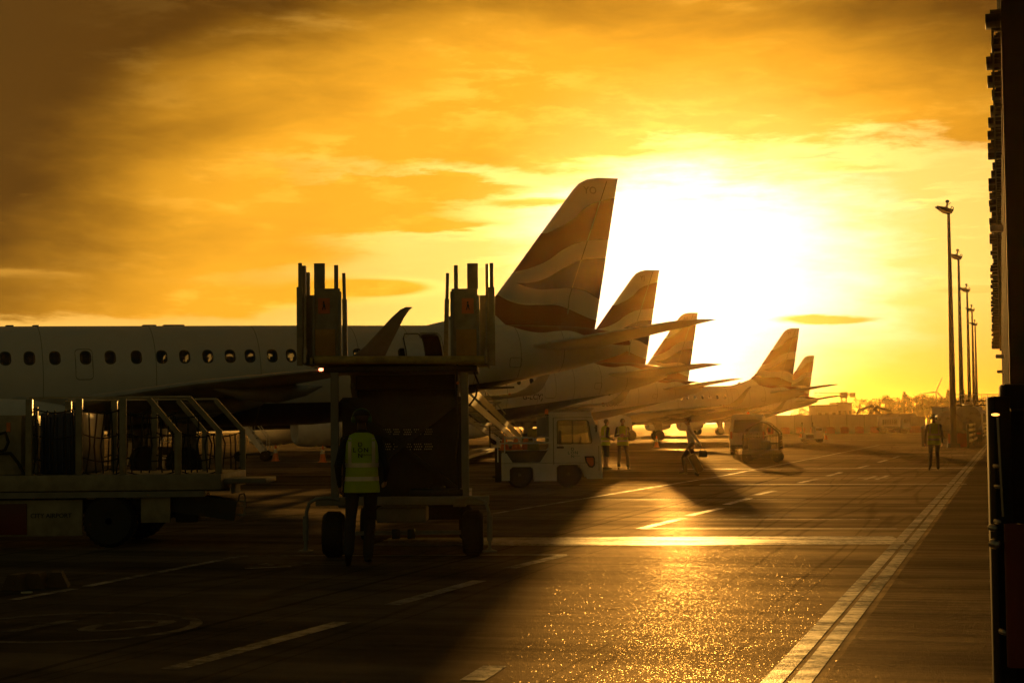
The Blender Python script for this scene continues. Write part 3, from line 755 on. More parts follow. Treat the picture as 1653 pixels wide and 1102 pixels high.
# ---------------------------------------------------------------- people
def capsule(mb, a, b, ra, rb, flat=(1, 1), n=16):
    a, b = Vector(a), Vector(b); d = (b - a); L = max(d.length, 1e-4); d = d / L
    u = Vector((1, 0, 0)); u = (u - d * u.dot(d)); u = u.normalized() if u.length > .2 else d.orthogonal().normalized(); w_ = d.cross(u)
    rings = []
    for t in (-.97, -.8, -.5, -.2): 
        r = math.sqrt(1 - t * t) * ra; rings.append((a + d * t * ra, r))
    rings.append((a, ra)); rings.append((b, rb))
    for t in (.2, .5, .8, .97): rings.append((b + d * t * rb, math.sqrt(1 - t * t) * rb))
    out = []
    for p, r in rings:
        ring = []
        for k in range(n):
            o_ = (u * math.cos(2 * math.pi * k / n) + w_ * math.sin(2 * math.pi * k / n)) * r
            ring.append(p + Vector((o_.x * flat[0], o_.y * flat[1], o_.z)))
        out.append(ring)
    mb.loft(out)
def remesh(mb, vox, smooth=4, name='body', mats=None, tags=None):
    me = mb.mesh(name, SKIN); o = bpy.data.objects.new(name, me); COL.objects.link(o)
    md = o.modifiers.new('r', 'REMESH'); md.mode = 'VOXEL'; md.voxel_size = vox; md.use_smooth_shade = True
    ms = o.modifiers.new('s', 'SMOOTH'); ms.iterations = smooth; ms.factor = .5
    dg = bpy.context.evaluated_depsgraph_get(); r = bpy.data.meshes.new_from_object(o.evaluated_get(dg))
    bpy.data.objects.remove(o); r.name = name; return r
def person(label, loc, rz, J, top, legs, vox=.009, sc=1.0, vest=False, muffs=False, hair=HAIR, cap_=False, shorts=False, logo=False, mask=False, group=None):
    D = dict(pelvis=(0, 0, .96), chest=(0, 0, 1.30), neck=(0, 0, 1.47), head=(0, .015, 1.65), face=(0, 1, 0),
             sh_l=(-.185, 0, 1.42), el_l=(-.24, -.02, 1.13), wr_l=(-.25, .06, .88), sh_r=(.185, 0, 1.42), el_r=(.24, -.02, 1.13), wr_r=(.25, .06, .88),
             hip_l=(-.10, 0, .93), kn_l=(-.11, .02, .50), an_l=(-.11, -.02, .09), hip_r=(.10, 0, .93), kn_r=(.11, .02, .50), an_r=(.11, -.02, .09))
    D.update(J); V = {k: Vector(v) for k, v in D.items() if not isinstance(v, float)}
    fd = V['face'].normalized(); side = fd.cross(Vector((0, 0, 1))).normalized(); up = side.cross(fd)
    mb = MB(); segs = []
    def c(a, b, ra, rb, t, flat=(1, 1)): capsule(mb, a, b, ra, rb, flat); segs.append((Vector(a), Vector(b), max(ra, rb), t))
    pe, ch, nk, hd = V['pelvis'], V['chest'], V['neck'], V['head']
    c(pe, (pe + ch) / 2, .155, .145, 'T', (1, .72)); c((pe + ch) / 2, ch, .145, .175, 'T', (1, .66)); c(ch, ch + (nk - ch) * .45, .175, .13, 'T', (1, .62))
    c(V['sh_l'], V['sh_r'], .062, .062, 'T'); c(pe + Vector((0, 0, -.03)), pe, .15, .155, 'L', (1, .75))
    c(nk - Vector((0, 0, .05)), hd - up * .07, .058, .052, 'S')
    # head
    c(hd + up * .03 - fd * .012, hd + up * .032 + fd * .008, .083, .080, 'H', (1, 1.0))
    c(hd + fd * .018, hd - up * .055 + fd * .035, .068, .042, 'S'); c(hd + fd * .03 - up * .085, hd + fd * .055 - up * .09, .033, .022, 'S')
    c(hd + fd * .088 + up * .01, hd + fd * .102 - up * .022, .008, .013, 'S')
    for s in (-1, 1):
        c(hd + side * s * .078 + up * .008, hd + side * s * .08 - up * .02, .016, .011, 'S')
        c(hd + side * s * .03 + fd * .076 + up * .012, hd + side * s * .031 + fd * .077 + up * .012, .011, .011, 'E')
    c(hd + fd * .087 - side * .018 - up * .052, hd + fd * .087 + side * .018 - up * .052, .007, .007, 'M')
    for q_ in 'lr':
        sh, el_, wr = V['sh_' + q_], V['el_' + q_], V['wr_' + q_]; sgn = -1 if q_ == 'l' else 1
        at = 'T'
        c(sh, el_, .058, .043, at); c(el_, wr, .044, .030, 'T')
        dd = (wr - el_).normalized(); palm = wr + dd * .085
        fwd_ = V.get('palm_' + q_, Vector((-sgn, 0, 0))); fwd_ = (fwd_ - dd * fwd_.dot(dd)).normalized(); across = dd.cross(fwd_).normalized()
        if across.dot(fd) < 0: across = -across
        for k in (-.022, 0, .022): c(wr + across * k * .6, palm + across * k, .019, .017, 'S')
        cur = D.get('curl_' + q_, .35)
        for k, ln in ((-.031, .062), (-.010, .074), (.012, .080), (.032, .072)):
            p0 = palm + across * k; d1 = (dd * math.cos(cur) + fwd_ * math.sin(cur)); p1 = p0 + d1 * ln * .55
            d2 = (dd * math.cos(cur * 2.4) + fwd_ * math.sin(cur * 2.4)); p2 = p1 + d2 * ln * .5
            c(p0, p1, .0105, .0095, 'S'); c(p1, p2, .0095, .008, 'S')
        t0 = wr + dd * .035 + across * .03; t1 = t0 + (dd * .6 + across * .75 + fwd_ * .3).normalized() * .042; t2 = t1 + (dd * .9 + fwd_ * .4).normalized() * .032
        c(t0, t1, .014, .011, 'S'); c(t1, t2, .011, .009, 'S')
        hp, kn, an = V['hip_' + q_], V['kn_' + q_], V['an_' + q_]
        c(hp, kn, .092, .062, 'L'); c(kn, an, .062 if not shorts else .055, .050 if not shorts else .036, 'K' if shorts else 'L')
        if not shorts: c(kn, an + (an - kn).normalized() * -.03, .064, .060, 'L')
        toe = V.get('toe_' + q_, an + Vector((0, .17, -.055)) if abs(fd.z) < 2 else an)
        ft = (toe - an); heel = an + Vector((0, 0, -.045)) - Vector((ft.x, ft.y, 0)).normalized() * .035
        if 'toe_' + q_ in V: heel = an - ft.normalized() * .02 + Vector((0, 0, -.03)) * (1 if ft.z > -.1 else .4)
        c(an, heel, .044, .040, 'F'); c(heel, toe, .040, .032, 'F', (1.1, 1))
    me = remesh(mb, vox)
    slot = {'T': 0, 'L': 1, 'S': 2, 'H': 3, 'F': 4, 'E': 5, 'M': 5, 'K': 2}
    me.materials.clear()
    for m_ in (top, legs, SKIN, hair, SHOE, DARKP): me.materials.append(m_)
    for p in me.polygons:
        best, bt = 9, 'T'; cc = p.center
        for a, b_, r_, t in segs:
            ab = b_ - a; L = ab.length_squared; k = 0 if L < 1e-9 else max(0, min(1, (cc - a).dot(ab) / L)); d = (cc - a - ab * k).length - r_
            if d < best: best, bt = d, t
        if bt == 'H' and (cc - hd).dot(fd) > .035 and (cc - hd).dot(up) < .055: bt = 'S'
        if bt == 'S' and cc.z > hd.z - .11 and (cc - hd).dot(fd) < -.02 and (cc - hd).length < .16: bt = 'H'
        p.material_index = slot[bt]
    me.polygons.foreach_set('use_smooth', [True] * len(me.polygons))
    o = bpy.data.objects.new('person', me); COL.objects.link(o); o.location = loc; o.rotation_euler = (0, 0, rz); o.scale = (sc, sc, sc)
    tag(o, label, 'person', group)
    if vest:
        ring = lambda z, rx, ry, oy=0: [Vector((pe.x + (ch.x - pe.x) * (z - .96) / .34 + rx * math.cos(2 * math.pi * k / 40), (pe.y + (ch.y - pe.y) * (z - .96) / .34) + oy + ry * math.sin(2 * math.pi * k / 40), z)) for k in range(40)]
        prof = [(.83, .205, .150), (.90, .200, .146), (1.0, .188, .137), (1.12, .183, .133), (1.25, .197, .137), (1.35, .205, .135), (1.42, .205, .124), (1.465, .175, .105), (1.495, .11, .085), (1.51, .075, .07)]
        def rad(z):
            for a, b_ in zip(prof, prof[1:]):
                if z <= b_[0]:
                    t = (z - a[0]) / (b_[0] - a[0]); return a[1] + (b_[1] - a[1]) * t, a[2] + (b_[2] - a[2]) * t
            return prof[-1][1:]
        v_ = MB(); v_.loft([ring(z, *rad(z)) for z in [p[0] for p in prof]] , cap=False)
        vo = v_.build('vest', HIVIS, o, norm=False, ang=60)
        b_ = MB()
        for z in (1.14, .985):
            zs = [z - .025, z + .025]; b_.loft([ring(q_, rad(q_)[0] + .004, rad(q_)[1] + .004) for q_ in zs], cap=False)
        for s in (-1, 1):
            for f_ in (-1, 1):
                for z0, z1 in zip([1.165, 1.22, 1.28, 1.34, 1.40], [1.22, 1.28, 1.34, 1.40, 1.45]):
                    def pt(xx, z):
                        rx, ry = rad(z); rx += .004; ry += .004; xx = min(xx, rx * .97); return Vector((pe.x + (ch.x - pe.x) * (z - .96) / .34 + s * xx, (pe.y + (ch.y - pe.y) * (z - .96) / .34) + f_ * ry * math.sqrt(max(0, 1 - (xx / rx) ** 2)), z))
                    b_.add([pt(.115, z0), pt(.155, z0), pt(.155, z1), pt(.115, z1)], [(0, 1, 2, 3)])
        b_.build('reflective_band', REFL, vo, norm=False, ang=60)
        if logo:
            bv = BVHTree.FromPolygons([v.co for v in vo.data.vertices], [tuple(p.vertices) for p in vo.data.polygons])
            text('vest_lettering', LOGO(.072), frame((1, 0, 0), (0, 0, 1), (-.015, -.5, 1.31)), INK, vo, bv, Vector((0, 1, 0)), .006)
            text('vest_lettering', [('STAFF', .035, 0, 0)], frame((1, 0, 0), (0, 0, 1), (0, -.5, 1.06)), INK, vo, bv, Vector((0, 1, 0)), .006) if 0 else None
    if muffs:
        e_ = MB()
        for s in (-1, 1): e_.lathe(hd + side * s * .082, side * s, [(-.012, .036), (0, .04), (.03, .036), (.038, .02), (.04, .004)], 16)
        pts = [hd + side * math.sin(R(t)) * .108 + up * (math.cos(R(t)) * .125) for t in range(-80, 81, 16)]
        e_.tube(pts, .009, 6); e_.build('ear_defenders', mat('ear_defender_green', (.05, .11, .02), .4), o)
    if mask:
        e_ = MB(); rg = []
        for k in range(5):
            t = -.5 + k / 4; rg.append([hd + fd * (.075 + .034 * (1 - (t * 2) ** 2)) * math.cos(a) * (1) + side * .082 * math.sin(a) - up * (.045 + t * .08) for a in [R(x) for x in range(-80, 81, 20)]])
        e_.loft(rg, cap=False, closed=False); e_.build('face_mask', SHIRT, o, norm=False)
    if cap_:
        e_ = MB(); rg = []
        for k in range(6):
            a = R(k * 17); rg.append([hd + up * (.045 + .072 * math.sin(a)) + (side * math.cos(t) + fd * math.sin(t)) * .098 * math.cos(a) for t in [2 * math.pi * j / 20 for j in range(20)]])
        e_.loft(rg); e_.box(hd + up * .05 + fd * .12, (.13, .13, .012), rot=(0, 0, 0)); e_.build('cap', CLOTH, o)
    return o
class At:
    """local metres of an object standing at a ground point, measured off a survey pixel at that depth"""
    def __init__(s, px, py): s.o = G(px, py); s.o.z = 0; s.Y = s.o.y
    def __call__(s, px, py, dy=0): return P(px, py, s.Y + dy) - s.o

# foreground worker
wk = G(585, 912)
person('person in hi-vis vest with lettered back, walking towards the raised steps, ear defenders on', (wk.x, wk.y, 0), R(4), dict(
    pelvis=(0, 0, .97), chest=(.0, .01, 1.31), head=(.0, .05, 1.66), el_l=(-.27, -.03, 1.14), wr_l=(-.26, .10, .92), el_r=(.28, .0, 1.13), wr_r=(.27, .18, .98),
    kn_l=(-.13, -.02, .52), an_l=(-.15, -.24, .16), toe_l=(-.16, -.10, .03), kn_r=(.09, .14, .52), an_r=(.06, .10, .09), toe_r=(.07, .27, .035), palm_l=(1, .2, 0), palm_r=(-1, .2, 0)),
    CLOTH, TROUS, vox=.008, vest=True, muffs=True, logo=True, cap_=True)
# two colleagues talking by the tractor
w2 = G(978, 757); w3 = G(1006, 757)
person('person in hi-vis vest and dark shorts, half hidden by the white tractor', (w2.x, w2.y, 0), R(-65), dict(head=(0, .04, 1.64), el_r=(.24, -.08, 1.14), wr_r=(.2, .14, 1.05), kn_l=(-.1, .06, .5), an_l=(-.1, 0, .09)),
       CLOTH, TROUS, vox=.012, vest=True, shorts=True, group='staff talking on the apron')
person('person in hi-vis vest and long trousers standing with folded arms right of the white tractor', (w3.x, w3.y, 0), R(172), dict(head=(0, .02, 1.66), el_l=(-.26, .06, 1.16), wr_l=(-.05, .24, 1.17), el_r=(.26, .06, 1.16), wr_r=(.06, .26, 1.20), kn_l=(-.15, .02, .5), an_l=(-.18, 0, .09), kn_r=(.13, .02, .5), an_r=(.15, -.02, .09)),
       CLOTH, TROUS, vox=.012, vest=True, group='staff talking on the apron')
# luggage puller, walking to the left (local +y points left in the picture)
lp = G(1117, 767)
person('person in pale shirt and face mask striding across the apron, pulling a wheeled suitcase', (lp.x, lp.y, 0), R(88), dict(
    pelvis=(0, 0, .95), chest=(0, .04, 1.30), neck=(0, .06, 1.47), head=(0, .10, 1.64), sh_l=(-.17, .05, 1.41), sh_r=(.17, .03, 1.41),
    el_l=(-.24, -.10, 1.14), wr_l=(-.22, -.26, .92), el_r=(.22, -.06, 1.14), wr_r=(.20, .04, .86), palm_l=(0, 1, 0), palm_r=(0, 1, 0), curl_r=.9, curl_l=.7,
    kn_l=(-.1, .26, .55), an_l=(-.1, .20, .11), toe_l=(-.1, .38, .09), kn_r=(.1, -.02, .50), an_r=(.1, -.20, .17), toe_r=(.1, -.10, .04)),
    SHIRT, TROUS, vox=.010, mask=True)
a = At(1132, 768); t = empty('suitcase', a.o + Vector((0, .2, 0)), 0, 'dark wheeled suitcase tilted on its wheels behind the person in the pale shirt', 'suitcase')
tilt = Matrix.Rotation(R(-28), 3, 'Y'); mb = MB(); c_ = Vector((0, 0, .34)); mb.box((-.14, 0, .38), (.24, .40, .58), tilt, .04)
mb.build('shell', SUIT, t)
mb = MB(); 
for s in (-.14, .14): mb.tube([(-.27, s, .62), (-.345, s, .77)], .009, 6)
mb.tube([(-.345, -.14, .77), (-.345, .14, .77)], .014, 8); mb.build('handle', STEEL, t)
for s in (-.17, .17): q_ = MB(); wheel(q_, (-.10, s, .038), .038, .03); hub(q_, (-.10, s, .038), .038, .03, mi=1); q_.build('wheel', [BLACK, STEEL], t)
a = At(1127, 768); mb = MB(); mb.box((.12, -.02, .66), (.26, .16, .20), bev=.03); mb.tube([(.04, -.02, .75), (.08, -.02, .83), (.16, -.02, .83), (.20, -.02, .75)], .01, 6)
# bag riding on the case
o = mb.build('travel_bag', CANVAS); o.location = a.o + Vector((0, -.2, 0)); tag(o, 'small dark bag hanging from the near hand of the person pulling the suitcase', 'bag')
# marshaller walking away on the right
mw = G(1509, 759)
person('person in hi-vis vest and ear defenders walking away down the apron beside the double line', (mw.x, mw.y, 0), R(-6), dict(
    pelvis=(0, 0, .97), head=(0, .04, 1.66), el_l=(-.27, -.05, 1.14), wr_l=(-.28, .03, .89), el_r=(.26, .02, 1.13), wr_r=(.27, .12, .90),
    kn_l=(-.13, -.03, .52), an_l=(-.17, -.20, .17), toe_l=(-.18, -.07, .04), kn_r=(.11, .12, .51), an_r=(.12, .10, .09), toe_r=(.13, .27, .035)),
    CLOTH, TROUS, vox=.010, vest=True, muffs=True)

RIM = mat('rim_paint', (.20, .19, .17), .45, .2)
# ---------------------------------------------------------------- wheels helper for vehicles
def vwheel(parent, c, r, wd, ax=(0, 1, 0)):
    mb = MB(); wheel(mb, c, r, wd, ax)
    for k in range(28):                                            # tread blocks
        u = Vector(ax).orthogonal().normalized(); v = Vector(ax).cross(u); t = 2 * math.pi * k / 28; d = u * math.cos(t) + v * math.sin(t)
        mb.bar(Vector(c) + d * (r - .008) - Vector(ax) * wd * .3, Vector(c) + d * (r - .008) + Vector(ax) * wd * .3, r * .10, .022, up=d)
    o = mb.build('wheel', BLACK, parent); h = MB(); hub(h, c, r, wd, ax)
    for s_ in (-1, 1):
        h.cyl(Vector(c) + Vector(ax) * s_ * wd * .3, Vector(c) + Vector(ax) * s_ * wd * .5, r * .16, r * .13, 12)
        for k in range(6): d = u * math.cos(k * 1.047) + v * math.sin(k * 1.047); h.cyl(Vector(c) + d * r * .36 + Vector(ax) * s_ * wd * .3, Vector(c) + d * r * .36 + Vector(ax) * s_ * wd * .45, r * .045, n=6)
    h.build('rim', RIM, o); return o

# ---------------------------------------------------------------- netted baggage truck, left
a = At(175, 884); t = empty('baggage_truck', a.o, 0, 'netted flatbed baggage truck with pale posts, cut off by the left edge', 'truck')
X = lambda px, dy=0: a(px, 700, dy).x
Zp = lambda py: a(175, py).z
W0 = 2.1
mb = MB(); mb.b2((X(-140), 0, Zp(792)), (X(357), W0, Zp(766)), .015); mb.build('deck', CREAM, t)
mb = MB(); mb.b2((X(-140), .02, Zp(803)), (X(330), .10, Zp(793) - .003)); mb.b2((X(-140), W0 - .1, Zp(803)), (X(330), W0 - .02, Zp(793) - .003)); mb.build('side_rail', GREYP, t)
def post(px, dy, up_=None):
    m_ = MB(); x = X(px); h = .085
    if up_ is None: m_.box((x, dy, (Zp(766) + Zp(643)) / 2), (h, .07, Zp(643) - Zp(766)), bev=.008)
    else:
        zk = Zp(up_[1]); m_.box((x, dy, (Zp(766) + zk) / 2 + .01), (h, .07, zk - Zp(766) + .02), bev=.008)
        m_.bar((x, dy, zk), (X(up_[0]), dy, Zp(643)), .065, h * .9, up=(0, 1, 0))
    m_.build('post', CREAM, t)
for dy in (.06, W0 - .06):
    for px in (45, 126, 197): post(px, dy)
    post(286, dy, (238, 700)); post(352, dy, (304, 697))
mb = MB()
for dy in (.06, W0 - .06): mb.bar((X(45), dy, Zp(641)), (X(305), dy, Zp(641)), .03, .025)
mb.build('top_wire', STEEL, t)
rnd = random.Random(3)
for lo, hi, top_ in ((48, 122, 658), (130, 193, 660), (201, 282, 668), (290, 349, 700)):
    for dy in (.11, W0 - .11):
        m_ = MB(); n = 5; xs = [X(lo + (hi - lo) * (k + .5) / n + rnd.uniform(-3, 3)) for k in range(n)]
        for x in xs: m_.tube([(x + rnd.uniform(-.03, .03), dy + rnd.uniform(-.02, .02), Zp(764)), (x + rnd.uniform(-.04, .04), dy, Zp(720)), (x + rnd.uniform(-.03, .03), dy, Zp(top_ + 3))], .011, 5)
        for py in (top_, 700, 738, 762):
            if py < top_: continue
            m_.tube([(X(lo + (hi - lo) * k / 6), dy + .008, Zp(py + (math.sin(math.pi * k / 6) * 7))) for k in range(7)], .009, 5)
        m_.build('net', BLACK, t)
mb = MB()
mb.b2((X(-140), .12, Zp(865)), (X(130), .17, Zp(806)), .01)
mb.b2((X(224), .12, Zp(845)), (X(272), .17, Zp(797)), .01); mb.b2((X(135), .12, Zp(806)), (X(224), .17, Zp(797)), .01)
mb.build('skirt_panel', CREAM, t)
mb = MB(); mb.b2((X(-120), .10, Zp(862)), (X(40), .118, Zp(812)), .003); mb.build('red_panel', mat('faded_red', (.13, .02, .012), .5), t)
text('lettering', [('LONDON', .085, -.62, 0), ('CITY AIRPORT', .085, 0, 0)], frame((1, 0, 0), (0, 0, 1), (X(79), .115, Zp(832))), INK, t)
mb = MB(); mb.b2((X(-140), .3, Zp(830)), (X(300), W0 - .3, Zp(804)), .02); mb.cyl((X(175), .2, .34), (X(175), W0 - .2, .34), .07); mb.build('chassis', DARK, t)
for k, px in ((0, 88), (1, 110)):
    pass
mb = MB(); mb.cyl((X(80), .14, Zp(806)), (X(80), .3, Zp(806)), .045); mb.cyl((X(98), .14, Zp(806)), (X(98), .3, Zp(806)), .04); mb.build('strap_winch', DARKP, t)
for y in (.14, W0 - .16): vwheel(t, (X(175), y, .352), .352, .26)
vwheel(t, (X(-90), .14, .352), .352, .26)
mb = MB(); mb.bar((X(272), .5, Zp(812)), (X(378), .45, Zp(828)), .5, .26); mb.b2((X(276), .3, Zp(846)), (X(312), 1.0, Zp(797)), .02); mb.tube([(X(230), .6, Zp(858)), (X(262), .6, Zp(834)), (X(284), .6, Zp(836))], .05, 8); mb.build('tail_hoist', DARK, t)
mb = MB(); mb.tube([(X(379), .3, Zp(836)), (X(388), .3, Zp(836)), (X(390), .3, Zp(806)), (X(388), .3, Zp(800)), (X(381), .3, Zp(801)), (X(379), .3, Zp(812))], .012, 6)
for py in (812, 820, 834): mb.tube([(X(372), .3, Zp(py)), (X(391), .3, Zp(py))], .009, 5)
mb.build('step_ring', STEEL, t)
mb = MB(); mb.b2((X(345), .2, Zp(783)), (X(425), 1.2, Zp(775)), .01); mb.b2((X(365), .4, Zp(800)), (X(372), .8, Zp(783))); mb.build('tail_step', GREYP, t)
mb = MB(); mb.b2((X(-140), .3, Zp(766) + .002), (X(24), W0 - .2, Zp(668)), .02); mb.build('cabinet', CREAM, t)
mb = MB()
for k in range(16): mb.box(((X(24) + X(40)) / 2, .5, Zp(745) + k * .034), (X(41) - X(26), .06, .016), rot=(.5, 0, 0))
mb.b2((X(24) + .003, .52, Zp(766) + .003), (X(43), .56, Zp(655))); mb.build('louvre', GREYP, t)
mb = MB(); mb.b2((X(0), .283, Zp(695)), (X(6), .297, Zp(680))); mb.build('amber_reflector', AMBER, t)
mb = MB(); mb.tube([(X(-14), .2, Zp(700)), (X(2), .18, Zp(696)), (X(7), .18, Zp(712)), (X(2), .18, Zp(724)), (X(-12), .18, Zp(728))], .022, 8)
mb.tube([(X(-10), .16, Zp(730)), (X(12), .14, Zp(730)), (X(24), .14, Zp(745)), (X(35), .14, Zp(765)), (X(36), .12, Zp(776)), (X(25), .12, Zp(780)), (X(-20), .12, Zp(778))], .022, 8)
mb.build('hose', BLACK, t)
# dark cargo on the bed
mb = MB(); mb.b2((X(52), .35, Zp(766) + .004), (X(119), 1.7, Zp(664)), .04)
for k in range(6): mb.box((X(58) + k * .09, .34, Zp(715)), (.014, .02, .72))
o = mb.build('cargo_container', NAVY); o.location = a.o; tag(o, 'dark cargo container standing on the netted baggage truck', 'container')

# ---------------------------------------------------------------- mobile aircraft steps, seen from the platform end
a = At(642, 901); t = empty('aircraft_steps', a.o, 0, 'mobile aircraft steps with raised platform and tall side guards, in front of the hi-vis worker', 'steps')
mb = MB(); mb.b2(a(500, 588), a(786, 574) + Vector((0, 1.5, 0)), .01); mb.build('platform', OLIVE, t)
mb = MB(); mb.cyl(a(508, 581, -.05), a(782, 581, -.05), .05, n=14); mb.build('bumper', OLIVE, t)
mb = MB(); mb.b2(a(523, 601, .1), a(770, 589, .1) + Vector((0, 1.3, 0)), .01); mb.build('platform_frame', DARK, t)
def panel(name, x0, x1, y0, y1, dy=0, th=.04, mt=CREAM, bev=.006, par=t):
    p0, p1 = a(x0, y0, 0), a(x1, y1, 0); m_ = MB(); m_.b2((min(p0.x, p1.x), dy, min(p0.z, p1.z)), (max(p0.x, p1.x), dy + th, max(p0.z, p1.z)), bev); return m_.build(name, mt, par)
for sgn, M_ in ((1, lambda x: x), (-1, lambda x: 1277.5 - x)):
    L = (lambda x0, x1: (x0, x1)) if sgn == 1 else (lambda x0, x1: (M_(x1), M_(x0)))
    pn = panel('side_guard', *L(479, 488), 590, 463, .0, .05, CREAM)
    panel('slat', *L(481, 487), 463, 424, .01, .035, CREAM, par=pn)
    # front sliding guard
    g_ = panel('front_guard', *L(507, 548), 588, 465, .03, .035)
    panel('slat', *L(506, 523.5), 466, 424, .05, .03, CREAM, par=g_)
    panel('slat', *L(538.5, 545), 466, 427, .05, .03, CREAM, par=g_)
    panel('edge_channel', *L(504, 508), 588, 476, .0, .10, GREYP, par=g_); panel('edge_channel', *L(546, 550), 588, 470, .0, .10, GREYP, par=g_)
    panel('edge_channel', *L(489, 503), 588, 474, .22, .03, GREYP, par=g_)
    panel('tread_plate', *L(508.5, 541), 574, 531, .015, .012, CHEQ, par=g_)
    nt_ = panel('warning_notice', *L(513, 532), 506, 481, .02, .008, NOTICE, .0, par=g_)
    m_ = MB(); p0 = a(*( (522.5, 494) if sgn == 1 else (M_(522.5), 494))); 
    m_.ball(p0 + Vector((0, .012, .045)), (.012, .004, .014), 6); m_.bar(p0 + Vector((0, .012, .028)), p0 + Vector((.006, .012, -.01)), .026, .006, up=(0, 1, 0))
    m_.bar(p0 + Vector((-.006, .012, -.008)), p0 + Vector((-.016, .012, -.045)), .012, .006, up=(0, 1, 0)); m_.bar(p0 + Vector((.008, .012, -.008)), p0 + Vector((.02, .012, -.04)), .012, .006, up=(0, 1, 0))
    m_.build('pictogram', INK, nt_)
    # inner guard running back along the platform, leaning
    x1_ = 489.5 if sgn == 1 else M_(489.5)
    m_ = MB(); p0 = a(x1_, 588); p1 = a(x1_ + (.5 if sgn == 1 else -.5), 470)
    m_.b2((p0.x - .02, .05, p0.z), (p0.x + .01, 1.45, p1.z - .02), .006); 
    m_.build('side_panel', CREAM, t)
    for y in (.12, .5):
        m_ = MB(); m_.b2((p0.x - .025, y, p1.z - .05), (p0.x + .015, y + .10, a(0, 430).z - y * .12)); m_.build('slat', CREAM, t)
    # far guard with a sloping gas strut
    xa, xb = ((550, 566) if sgn == 1 else (M_(566), M_(550)))
    xm = (xa + xb) / 2
    k0 = a(xm, 588, 1.45); k1 = a(xm + (-2 if sgn == 1 else 2), 483, 1.45); k2 = a(xm + (-3 if sgn == 1 else 3), 441, 1.45)
    m_ = MB(); m_.bar(k0, k1, .055, .11, up=(0, 1, 0)); m_.build('rear_guard', CREAM, t)
    m_ = MB(); m_.bar(k1 - Vector((0, 0, .02)), k2, .04, .065, up=(0, 1, 0)); m_.build('slat', CREAM, t)
    xs_ = 492.5 if sgn == 1 else M_(492.5)
    m_ = MB(); m_.cyl(a(xs_, 480, -.03), a(xs_, 565, -.03), .012); m_.cyl(a(xs_, 562, -.03), a(xs_, 585, -.03), .022); m_.build('gas_strut', STEEL, t)
# cross wires seen against the sky at the low inner corners
zt = a(642, 588).z; zc = a(642, 812).z
for px in (538, 750):
    mb = MB(); mb.b2((a(px - 6, 700).x, .12, zc), (a(px + 6, 700).x, .22, a(px, 600).z)); mb.build('upright', GREYP, t)
mb = MB()
xl, xr = a(545, 700).x, a(744, 700).x
mb.bar((xl, .35, zc + .1), (xr, .35, zc + 1.25), .05, .09, up=(0, 1, 0)); mb.bar((xr, .45, zc + .1), (xl, .45, zc + 1.25), .05, .09, up=(0, 1, 0)); mb.build('scissor_brace', DARK, t)
# flight of steps going down and away
mb = MB(); n = 11; zt_ = a(642, 590).z - .05; W_ = (a(552, 700).x, a(732, 700).x)
for k in range(n):
    z = zt_ - (k + 1) * (zt_ - .25) / n; y = 1.5 + (k) * .26
    mb.b2((W_[0], y, z - .02), (W_[1], y + .28, z)); mb.b2((W_[0], y - .006, z), (W_[1], y, z + .17))
mb.build('step_flight', DARK, t)
mb = MB()
for s in W_: mb.bar((s, 1.4, zt_ - .05), (s, 4.5, .25), .05, .28); 
mb.build('stringer', GREYP, t)
mb = MB()
for s in (W_[0] - .03, W_[1] + .03):
    mb.tube([(s, 1.5, zt_ + .02), (s, 4.5, .75)], .022, 8)
    for k in range(5): mb.tube([(s, 1.6 + k * .7, zt_ - .02 - k * .35), (s, 1.6 + k * .7, zt_ - .25 - k * .41)], .016, 6)
mb.build('handrail', STEEL, t)
mb = MB(); mb.b2((xl, .55, zc - .02), (xr, .60, zc + 1.28)); mb.build('apron_plate', DARK, t)
# perforated plates
pm_ = MB(); 
for row, (py0, py1) in enumerate(((691, 703), (715, 728))):
    for x0, x1 in ((612, 640), (646, 700)):
        p0, p1 = a(x0, py1), a(x1, py0); nx = int((x1 - x0) / 3.4)
        for i in range(nx):
            for j in range(3):
                if (i % 5) == 4: continue
                cx_ = p0.x + (i + .5 + .5 * (j % 2)) * .0255; cz_ = p0.z + (j + .5) * (p1.z - p0.z) / 3
                pm_.ball((cx_, .528, cz_), (.0075, .004, .009), 4)
mb = MB(); mb.b2((a(608, 700).x, .535, a(0, 732).z), (a(704, 700).x, .545, a(0, 686).z)); pl_ = mb.build('perforated_plate', DARK, t)
o = pm_.build('perforation', REFL, pl_)
# chassis
mb = MB(); mb.b2((a(505, 0).x, .05, a(0, 822).z), (a(782, 0).x, .16, a(0, 808).z), .01); mb.b2((a(540, 0).x, .16, a(0, 826).z), (a(560, 0).x, 3.4, a(0, 812).z)); mb.b2((a(724, 0).x, .16, a(0, 826).z), (a(744, 0).x, 3.4, a(0, 812).z))
mb.b2((a(552, 0).x, .3, a(0, 872).z), (a(735, 0).x, .42, a(0, 866).z)); mb.b2((a(600, 0).x, .25, a(0, 852).z), (a(680, 0).x, .9, a(0, 828).z), .02)
mb.build('chassis', GREYP, t)
mb = MB(); mb.b2((a(625, 0).x, .2, a(0, 878).z), (a(638, 0).x, .3, a(0, 862).z), .01); mb.build('hydraulic_ram', DARK, t); mb = MB(); mb.b2((a(650, 0).x, .2, a(0, 878).z), (a(662, 0).x, .3, a(0, 862).z), .01); mb.build('hydraulic_ram', DARK, t); mb = MB(); mb.b2((a(690, 0).x, .15, a(0, 806).z), (a(712, 0).x, .35, a(0, 792).z), .02); mb.b2((a(655, 0).x, .1, a(0, 808).z), (a(740, 0).x, .5, a(0, 797).z), .01)
mb.build('hydraulic_unit', DARK, t)
for px, dx in ((530, 0), (755, 0)):
    vwheel(t, (a(px, 0).x, .35, .275), .275, .25, (1, 0, 0))
